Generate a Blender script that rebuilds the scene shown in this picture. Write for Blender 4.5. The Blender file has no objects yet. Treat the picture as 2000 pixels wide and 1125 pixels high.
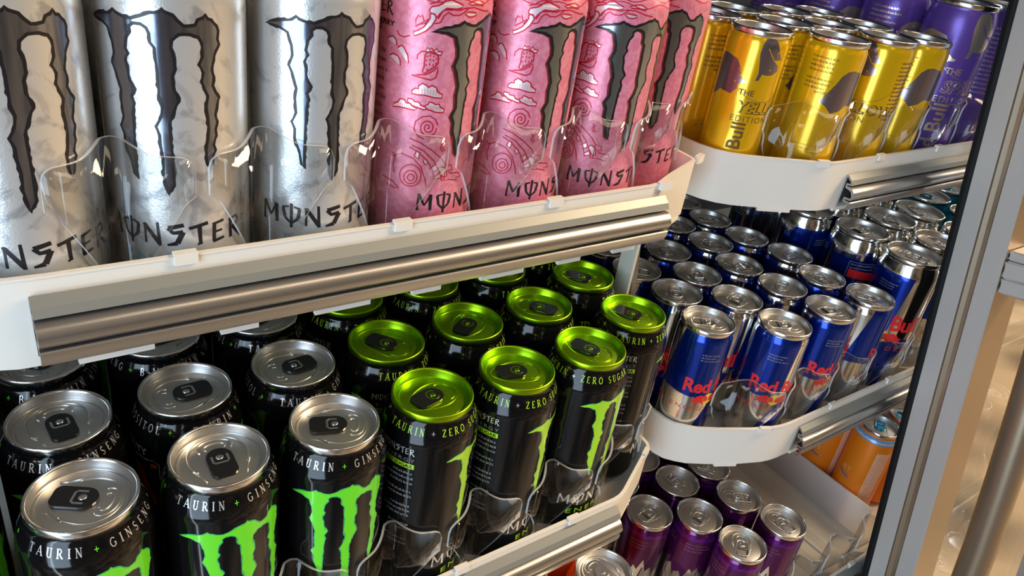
import bpy, bmesh, math, random
from mathutils import Vector, Matrix
from mathutils.geometry import tessellate_polygon
random.seed(7)
S = bpy.context.scene
COL = S.collection
PI = math.pi
# ---------------------------------------------------------------- frame of the place
# Everything is laid out in the shelves' own frame, in millimetres: u along the shelf fronts,
# v into the fridge, w square to the shelves.  The shelves slope forward, so the frame is
# tipped about u to make the world's Z the true vertical.
TILT = math.radians(9.87)
W = Matrix.Translation((0, 0, 1.45)) @ Matrix(((1,0,0,0),(0,math.cos(TILT),-math.sin(TILT),0),(0,math.sin(TILT),math.cos(TILT),0),(0,0,0,1)))
def at(u, v, w, rz=0.0):
    return W @ Matrix.Translation((u*.001, v*.001, w*.001)) @ Matrix.Rotation(rz, 4, 'Z')
def wp(u, v, w):
    return W @ Vector((u*.001, v*.001, w*.001))
# ---------------------------------------------------------------- camera
cam = bpy.data.objects.new('camera', bpy.data.cameras.new('camera')); COL.objects.link(cam)
R_ = Vector((0.8100226662283574, -0.5682235383342952, 0.1448630065929771))
U_ = Vector((0.17809282035590265, 0.47375374443778623, 0.8624617887007267))
F_ = Vector((0.5587004810575908, 0.6728145361940618, -0.48494780373972846))
cm = Matrix(((R_.x, U_.x, -F_.x, -0.0281056), (R_.y, U_.y, -F_.y, -0.3489465), (R_.z, U_.z, -F_.z, 0), (0, 0, 0, 1)))
cam.matrix_world = W @ cm
cam.data.sensor_width = 36; cam.data.lens = 36*1535.694/2000; cam.data.clip_start = 0.01
S.camera = cam
# ---------------------------------------------------------------- exposure, world, lights
S.view_settings.view_transform = 'Standard'; S.view_settings.look = 'None'
S.view_settings.exposure = 0.0; S.view_settings.gamma = 1.0; S.view_settings.use_curve_mapping = False
wd = bpy.data.worlds.new('store_room'); S.world = wd; wd.use_nodes = True
nt = wd.node_tree; nt.nodes.clear()
def wn(t, **k):
    n = nt.nodes.new(t)
    for a, b in k.items(): setattr(n, a, b)
    return n
tc = wn('ShaderNodeTexCoord'); sp = wn('ShaderNodeSeparateXYZ'); nt.links.new(tc.outputs['Generated'], sp.inputs[0])
r1 = wn('ShaderNodeValToRGB'); mp = wn('ShaderNodeMapRange'); mp.inputs['From Min'].default_value = -1; mp.inputs['From Max'].default_value = 1
nt.links.new(sp.outputs['Z'], mp.inputs['Value']); nt.links.new(mp.outputs['Result'], r1.inputs['Fac'])
e = r1.color_ramp.elements
e[0].position = 0.0; e[0].color = (.10, .06, .035, 1)
e[1].position = 1.0; e[1].color = (.75, .62, .48, 1)
for p, c in ((.36, (.17, .135, .105, 1)), (.5, (.50, .35, .22, 1)), (.62, (.66, .49, .33, 1)), (.80, (.50, .40, .30, 1))):
    q = r1.color_ramp.elements.new(p); q.color = c
nz = wn('ShaderNodeTexNoise'); nz.inputs['Scale'].default_value = 3.2; nz.inputs['Detail'].default_value = 2.0
nt.links.new(tc.outputs['Generated'], nz.inputs['Vector'])
r2 = wn('ShaderNodeValToRGB'); r2.color_ramp.elements[0].position = .40; r2.color_ramp.elements[0].color = (.25, .25, .25, 1)
r2.color_ramp.elements[1].position = .62; r2.color_ramp.elements[1].color = (1.25, 1.2, 1.15, 1)
nt.links.new(nz.outputs['Fac'], r2.inputs['Fac'])
mx = wn('ShaderNodeMix', data_type='RGBA', blend_type='MULTIPLY'); mx.inputs['Factor'].default_value = 1.0
nt.links.new(r1.outputs['Color'], mx.inputs['A']); nt.links.new(r2.outputs['Color'], mx.inputs['B'])
bg = wn('ShaderNodeBackground'); bg.inputs['Strength'].default_value = 0.36
nt.links.new(mx.outputs['Result'], bg.inputs['Color'])
wo = wn('ShaderNodeOutputWorld'); nt.links.new(bg.outputs[0], wo.inputs[0])
def area(name, loc, target, sx, sy, power, col):
    l = bpy.data.lights.new(name, 'AREA'); l.shape = 'RECTANGLE'; l.size = sx; l.size_y = sy; l.energy = power; l.color = col
    o = bpy.data.objects.new(name, l); COL.objects.link(o)
    d = (Vector(target)-Vector(loc)).normalized()
    o.matrix_world = Matrix.Translation(loc) @ d.to_track_quat('-Z', 'Y').to_matrix().to_4x4()
    return o
# daylight from a shop window to the left, unseen warm lamps over the aisle
area('shop_window', (-1.45, -.95, 1.12), (0.2, 0.1, 1.12), 1.1, 1.9, 44, (.62, .81, 1.0))
area('unseen_lamp', (0.9, -1.2, 2.75), (0.9, -.4, 0), 1.3, .30, 6, (1.0, .78, .54))
area('unseen_lamp', (-.6, -2.4, 2.75), (-.5, -1.6, 0), .5, .5, 4, (1.0, .86, .70))
area('unseen_lamp', (2.4, -1.1, 2.75), (2.4, -1.0, 0), .9, .9, 120, (1.0, .74, .46))  # added, unseen: warms the right side and lights the floor
area('unseen_lamp', (4.6, -2.0, 2.75), (4.6, -2.0, 0), .9, .9, 230, (1.0, .78, .52))  # added, unseen: brightens the floor that the door glass reflects
# ---------------------------------------------------------------- materials
MATS = {}
def pbr(name, col, metal=0.0, rough=.4, coat=0.0, spec=.5, trans=0.0, ior=1.45):
    m = bpy.data.materials.new(name); m.use_nodes = True
    b = m.node_tree.nodes['Principled BSDF']
    b.inputs['Base Color'].default_value = (*col, 1); b.inputs['Metallic'].default_value = metal
    b.inputs['Roughness'].default_value = rough; b.inputs['Coat Weight'].default_value = coat
    b.inputs['Coat Roughness'].default_value = .05
    b.inputs['Specular IOR Level'].default_value = spec; b.inputs['Transmission Weight'].default_value = trans; b.inputs['IOR'].default_value = ior
    MATS[name] = m
    return m
def nodes(m): return m.node_tree.nodes, m.node_tree.links, m.node_tree.nodes['Principled BSDF']
def add_bump(m, scale, strength, dist=.0004, detail=2.0, stretch=None):
    n, l, b = nodes(m)
    t = n.new('ShaderNodeTexCoord'); z = n.new('ShaderNodeTexNoise'); z.inputs['Scale'].default_value = scale; z.inputs['Detail'].default_value = detail
    if stretch:
        mpn = n.new('ShaderNodeMapping'); mpn.inputs['Scale'].default_value = stretch
        l.new(t.outputs['Object'], mpn.inputs['Vector']); l.new(mpn.outputs['Vector'], z.inputs['Vector'])
    else: l.new(t.outputs['Object'], z.inputs['Vector'])
    bp = n.new('ShaderNodeBump'); bp.inputs['Strength'].default_value = strength; bp.inputs['Distance'].default_value = dist
    l.new(z.outputs['Fac'], bp.inputs['Height']); l.new(bp.outputs['Normal'], b.inputs['Normal'])
def mottle(m, scale, c0, c1, lo=.4, hi=.6, detail=3.0, dist=0.0):
    n, l, b = nodes(m)
    t = n.new('ShaderNodeTexCoord'); z = n.new('ShaderNodeTexNoise'); z.inputs['Scale'].default_value = scale; z.inputs['Detail'].default_value = detail
    z.inputs['Distortion'].default_value = dist
    r = n.new('ShaderNodeValToRGB'); r.color_ramp.elements[0].position = lo; r.color_ramp.elements[1].position = hi
    r.color_ramp.elements[0].color = (*c0, 1); r.color_ramp.elements[1].color = (*c1, 1)
    l.new(t.outputs['Object'], z.inputs['Vector']); l.new(z.outputs['Fac'], r.inputs['Fac']); l.new(r.outputs['Color'], b.inputs['Base Color'])
ALU = pbr('can_lid_aluminium', (.70, .69, .675), 1, .34)
ALU_RIM = pbr('seam_aluminium', (.80, .79, .78), 1, .20)
GREEN_LID = pbr('green_anodised_lid', (.36, .64, .012), 1, .32)
TAB_BLACK = pbr('black_lacquered_tab', (.010, .010, .012), .2, .16, .5)
TAB_BLUE = pbr('blue_tab', (.05, .42, .72), .9, .2)
BLACK = pbr('black_can_lacquer', (.004, .004, .0045), .0, .10, .12, .38)
SILVER_INK = pbr('silver_ink', (.75, .75, .74), .6, .3)
PALE_INK = pbr('pale_grey_ink', (.24, .24, .23), .2, .4)
LIME_INK = pbr('lime_ink', (.42, .78, .08), .1, .32)
CLAW_GREEN = pbr('claw_green', (.15, .74, .02), .0, .22, .5)
CLAW_LIME = pbr('claw_lime', (.40, .72, .02), .0, .22, .5)
TEAL_EDGE = pbr('claw_teal_edge', (.03, .45, .16), .0, .25, .4)
WHITE_CAN = pbr('frosted_white_can', (.80, .80, .79), .6, .27)
mottle(WHITE_CAN, 34, (.46, .47, .50), (.74, .75, .75), .34, .46, 5, 2.6); add_bump(WHITE_CAN, 900, .25, .0003)
STEEL_CLAW = pbr('steel_claw', (.24, .27, .35), .95, .14)
INK = pbr('black_ink', (.012, .011, .014), .0, .3)
GREY_CLAW = pbr('grey_claw', (.30, .34, .37), .9, .2)
PINK = pbr('pink_can', (.82, .27, .36), .22, .34, .15)
add_bump(PINK, 700, .3, .0003); mottle(PINK, 330, (.76, .22, .32), (.84, .29, .40), .42, .58, 1)
RED_LINE = pbr('red_line', (.56, .012, .04), .2, .35)
DARK_RED = pbr('dark_red_shadow', (.26, .03, .03), .3, .3)
PALE_FILL = pbr('pale_doodle_fill', (.88, .70, .74), .4, .3)
RB_SILVER = pbr('bare_silver_can', (.80, .79, .76), 1, .13)
RB_BLUE = pbr('metallic_blue', (.003, .030, .34), .8, .2, .4)
RB_RED = pbr('red_ink', (.78, .025, .03), .1, .3)
SUN = pbr('sun_yellow_ink', (.95, .65, .02), .1, .3)
YELLOW = pbr('yellow_can', (.84, .50, .005), .45, .22, .4)
MAUVE = pbr('mauve_metal_ink', (.32, .27, .31), .9, .24)
BROWN_INK = pbr('dark_olive_ink', (.16, .09, .02), .2, .4)
PURPLE = pbr('purple_can', (.13, .065, .36), .35, .32, .1)
CREAM_INK = pbr('champagne_metal_ink', (.74, .62, .50), .85, .3)
PLUM = pbr('dark_purple_can', (.11, .010, .10), .7, .2, .4)
ORANGE = pbr('orange_can', (.80, .20, .005), .15, .4)
RUST = pbr('red_orange_can', (.80, .12, .01), .5, .25)
RING_BLUE = pbr('blue_ring_ink', (.20, .36, .60), .3, .3)
WHITE_INK = pbr('white_ink', (.80, .72, .62), .1, .4)
TEAL = pbr('teal_can', (.01, .22, .32), .6, .2)
VEILED_CAN = pbr('glare_paled_can', (.75, .52, .36), .4, .3)  # pale from the door glass's reflection veil, put into the can colour
TRAY = pbr('white_tray_plastic', (.80, .765, .70), .0, .38)
TRAY.node_tree.nodes['Principled BSDF'].inputs['Subsurface Weight'].default_value = .25
TRAY.node_tree.nodes['Principled BSDF'].inputs['Subsurface Radius'].default_value = (.01, .008, .006)
RAIL = pbr('brushed_rail_aluminium', (.44, .43, .42), .92, .30)
add_bump(RAIL, 60, .10, .0003, 3, (1, 40, 40))
RAIL_TOP = pbr('rail_grip_plastic', (.25, .26, .245), .3, .40)
RUBBER = pbr('black_rubber', (.006, .006, .006), .0, .55, 0, .2)
FRAME = pbr('door_frame_paint', (.50, .47, .44), .25, .42)
BRONZE_REFLECT = pbr('bronze_reflection_frame', (.34, .26, .18), .7, .34)  # brown reflection of the room put into the frame metal's colour
DARK = pbr('dark_cabinet_liner', (.03, .032, .036), .0, .5)
PLAS = pbr('polished_edge', (.86, .87, .88), .0, .12, .5)
def clear(name, tint, k, rough=.03, ior=1.45):
    m = bpy.data.materials.new(name); m.use_nodes = True; n = m.node_tree.nodes; l = m.node_tree.links; n.clear()
    t = n.new('ShaderNodeBsdfTransparent'); t.inputs[0].default_value = (*tint, 1)
    g = n.new('ShaderNodeBsdfGlossy'); g.inputs['Roughness'].default_value = rough
    fr = n.new('ShaderNodeLayerWeight'); fr.inputs['Blend'].default_value = .5
    pw = n.new('ShaderNodeMath'); pw.operation = 'POWER'; pw.inputs[1].default_value = 4.0; l.new(fr.outputs['Facing'], pw.inputs[0])
    mul = n.new('ShaderNodeMath'); mul.operation = 'MULTIPLY_ADD'; mul.inputs[1].default_value = k[0]; mul.inputs[2].default_value = k[1]; mul.use_clamp = True
    x = n.new('ShaderNodeMixShader'); o = n.new('ShaderNodeOutputMaterial')
    l.new(pw.outputs[0], mul.inputs[0]); l.new(mul.outputs[0], x.inputs[0]); l.new(t.outputs[0], x.inputs[1]); l.new(g.outputs[0], x.inputs[2]); l.new(x.outputs[0], o.inputs[0])
    MATS[name] = m
    return m
CLEAR = clear('clear_styrene', (.96, .96, .955), (.75, .045))
def edge_mat():
    m = clear('clear_styrene_edge', (.9, .9, .9), (.8, .10), .12); n = m.node_tree.nodes; l = m.node_tree.links
    d = n.new('ShaderNodeBsdfDiffuse'); d.inputs[0].default_value = (.9, .9, .9, 1)
    x2 = n.new('ShaderNodeMixShader'); x2.inputs[0].default_value = .42
    o = next(k for k in n if k.type == 'OUTPUT_MATERIAL'); x = next(k for k in n if k.type == 'MIX_SHADER' and k is not x2)
    l.new(x.outputs[0], x2.inputs[1]); l.new(d.outputs[0], x2.inputs[2]); l.new(x2.outputs[0], o.inputs[0])
    return m
EDGE = edge_mat()
GLASS = clear('door_glass', (.90, .90, .88), (.95, .31), .02, 1.5)
def milky():
    m = clear('milky_plastic', (.9, .88, .86), (.4, .03), .2); n = m.node_tree.nodes; l = m.node_tree.links
    d = n.new('ShaderNodeBsdfDiffuse'); d.inputs[0].default_value = (.82, .78, .74, 1)
    tl = n.new('ShaderNodeBsdfTranslucent'); tl.inputs[0].default_value = (.92, .88, .84, 1); d.inputs[0].default_value = (.92, .88, .84, 1)
    x3 = n.new('ShaderNodeMixShader'); x3.inputs[0].default_value = .45; l.new(d.outputs[0], x3.inputs[1]); l.new(tl.outputs[0], x3.inputs[2]); d = x3
    x2 = n.new('ShaderNodeMixShader'); x2.inputs[0].default_value = .85
    o = next(k for k in n if k.type == 'OUTPUT_MATERIAL'); x = next(k for k in n if k.type == 'MIX_SHADER' and k is not x2)
    l.new(x.outputs[0], x2.inputs[1]); l.new(d.outputs[0], x2.inputs[2]); l.new(x2.outputs[0], o.inputs[0])
    return m
MILK = milky()
FILM = clear('shrink_film', (.92, .92, .94), (1.2, .04), .12)
# ---------------------------------------------------------------- object helpers
def tag(o, label=None, cat=None, group=None, kind=None):
    if label: o['label'] = label
    if cat: o['category'] = cat
    if group: o['group'] = group
    if kind: o['kind'] = kind
    return o
def empty(name, mw, label, cat, group=None):
    o = bpy.data.objects.new(name, None); o.empty_display_size = .02; COL.objects.link(o); o.matrix_world = mw
    return tag(o, label, cat, group)
def mesh_obj(name, bm, mats, parent=None, smooth=True, mw=None):
    me = bpy.data.meshes.new(name)
    if smooth is True:
        for f in bm.faces: f.smooth = True
    bm.to_mesh(me); bm.free()
    for m in mats: me.materials.append(m)
    o = bpy.data.objects.new(name, me); COL.objects.link(o)
    if parent: o.parent = parent
    if mw is not None: o.matrix_world = mw
    return o
def add_sharp(bm, deg):
    for e_ in bm.edges:
        if len(e_.link_faces) == 2 and e_.calc_face_angle(0) > math.radians(deg): e_.smooth = False
MM = .001
def lathe(bm, prof, n=72, mi=0, close_top=False, close_bot=False):
    rings = []
    for r, z in prof:
        if r < 1e-6: rings.append([bm.verts.new((0, 0, z*MM))])
        else: rings.append([bm.verts.new((r*MM*math.cos(2*PI*i/n), r*MM*math.sin(2*PI*i/n), z*MM)) for i in range(n)])
    for a, b in zip(rings, rings[1:]):
        for i in range(n):
            j = (i+1) % n
            if len(a) == 1 and len(b) == 1: continue
            if len(a) == 1: f = bm.faces.new((a[0], b[j], b[i]))
            elif len(b) == 1: f = bm.faces.new((a[i], a[j], b[0]))
            else: f = bm.faces.new((a[i], a[j], b[j], b[i]))
            f.material_index = mi; f.smooth = True
    return rings
def prism(bm, pts, z0, z1, mi=0, mi_side=None):
    """closed plan polygon (mm) pushed up from z0 to z1"""
    tri = tessellate_polygon([[Vector((x, y, 0)) for x, y in pts]])
    lo = [bm.verts.new((x*MM, y*MM, z0*MM)) for x, y in pts]; hi = [bm.verts.new((x*MM, y*MM, z1*MM)) for x, y in pts]
    for t in tri:
        for ring in (lo, hi):
            try: bm.faces.new([ring[k] for k in t]).material_index = mi
            except ValueError: pass
    n = len(pts)
    for i in range(n):
        f = bm.faces.new((lo[i], lo[(i+1) % n], hi[(i+1) % n], hi[i])); f.material_index = mi if mi_side is None else mi_side
def box(bm, x0, x1, y0, y1, z0, z1, mi=0):
    prism(bm, [(x0, y0), (x1, y0), (x1, y1), (x0, y1)], z0, z1, mi)
def tube(bm, pts, r, mi=0, n=8, closed=False, up=(0, 0, 1)):
    """round bar through points given in mm"""
    P = [Vector(p)*MM for p in pts]; rings = []; m = len(P); up = Vector(up)
    for i, p in enumerate(P):
        a = P[(i-1) % m] if (closed or i > 0) else P[i]; b = P[(i+1) % m] if (closed or i < m-1) else P[i]
        t = (b-a).normalized(); s = t.cross(up)
        if s.length < 1e-4: s = t.cross(Vector((0, 1, 0)))
        s.normalize(); k = s.cross(t)
        rings.append([bm.verts.new(p + (s*math.cos(2*PI*j/n) + k*math.sin(2*PI*j/n))*r*MM) for j in range(n)])
    rr = list(zip(rings, rings[1:])) + ([(rings[-1], rings[0])] if closed else [])
    for a, b in rr:
        for j in range(n):
            f = bm.faces.new((a[j], a[(j+1) % n], b[(j+1) % n], b[j])); f.material_index = mi; f.smooth = True
    if not closed:
        for ring in (rings[0], rings[-1]): bm.faces.new(ring).material_index = mi
CLAW = [(-35.1,134.1),(-29.3,136.7),(-20.8,138.6),(-18.6,140.3),(-17.3,139.3),(-13.9,138.3),(-10.3,138.1),(-5.9,139.9),(-2.2,141.6),(1.7,142.3),(2.9,143.6),(3.8,142.5),(7.2,141.3),(8.9,139.1),(11.2,137.0),(13.0,137.0),(15.7,137.4),(16.9,139.6),(19.3,140.4),(20.6,141.7),(21.7,139.9),(23.4,139.4),(26.0,136.6),(26.8,134.2),(26.2,130.7),(27.0,128.2),(25.1,125.3),(24.0,121.4),(22.9,117.5),(23.7,114.1),(23.0,110.1),(24.3,107.0),(26.1,104.3),(25.0,101.0),(23.8,96.5),(24.7,92.9),(23.6,89.2),(23.9,86.1),(22.3,81.9),(23.2,79.1),(21.6,74.9),(20.0,69.2),(18.0,74.1),(17.9,79.9),(18.9,85.1),(19.5,89.4),(19.4,94.6),(18.8,100.6),(19.8,105.5),(18.3,108.9),(17.2,112.3),(18.2,116.3),(16.4,120.0),(18.1,123.4),(18.0,129.7),(16.9,131.7),(13.6,132.9),(9.2,132.8),(6.2,130.3),(5.7,127.3),(6.9,122.7),(7.0,118.0),(5.7,114.8),(5.8,110.0),(7.1,106.8),(7.7,103.5),(5.6,99.4),(3.3,92.6),(3.4,87.5),(3.6,82.4),(3.7,73.6),(3.5,62.8),(0.5,57.6),(-0.5,60.8),(-1.6,67.9),(-1.1,75.9),(-1.9,82.0),(-1.9,87.1),(-3.2,91.2),(-1.0,95.6),(0.1,100.7),(-1.1,105.5),(-1.0,111.9),(-1.0,117.4),(-1.4,122.0),(-1.4,126.6),(-3.1,128.7),(-3.2,132.5),(-4.1,134.6),(-6.2,135.8),(-9.3,135.7),(-11.0,134.3),(-10.8,132.1),(-12.7,129.5),(-13.6,124.7),(-12.5,122.6),(-14.1,119.2),(-13.2,115.5),(-12.8,110.9),(-10.6,107.3),(-12.6,103.7),(-11.6,100.6),(-12.6,95.5),(-12.7,88.8),(-13.0,81.9),(-13.4,72.2),(-13.2,63.7),(-15.4,66.4),(-16.6,73.2),(-18.9,79.5),(-18.9,84.7),(-20.6,88.5),(-18.4,93.3),(-19.1,100.6),(-18.4,105.6),(-20.6,113.1),(-22.3,116.6),(-20.5,121.7),(-21.0,126.2),(-22.9,131.8),(-27.0,133.5)]
BULL_A = [(-49.0,108.6),(-37.9,107.6),(-30.6,104.5),(-25.4,99.1),(-19.9,94.5),(-16.7,93.6),(-16.5,91.5),(-20.5,89.2),(-22.9,88.1),(-24.7,86.3),(-28.2,81.8),(-31.0,80.9),(-33.2,83.8),(-33.1,88.2),(-37.7,86.8),(-40.3,82.5),(-36.2,80.2),(-37.3,76.3),(-44.4,69.6),(-48.9,71.9),(-46.4,77.1),(-43.8,85.0),(-50.2,88.6),(-51.2,97.2)]
BULL_B = [(-8.6,129.0),(-10.5,124.2),(-11.0,117.5),(-9.4,109.5),(-7.8,101.3),(-9.0,95.1),(-6.1,95.6),(-4.6,100.9),(-0.2,100.3),(4.8,100.9),(9.6,104.1),(8.8,108.4),(2.3,112.9),(10.5,113.4),(7.7,117.7),(5.2,121.8),(2.4,127.4),(-1.0,130.0)]
BULL_C = [(-18.4,83.4),(-16.0,86.7),(-13.3,91.3),(-8.5,100.1),(-5.5,106.7),(-1.2,110.6),(4.8,111.8),(16.7,109.4),(22.9,101.8),(22.9,85.6),(18.9,80.6),(7.7,81.7),(2.4,77.1),(-5.6,74.2),(-11.0,79.2)]
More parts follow.
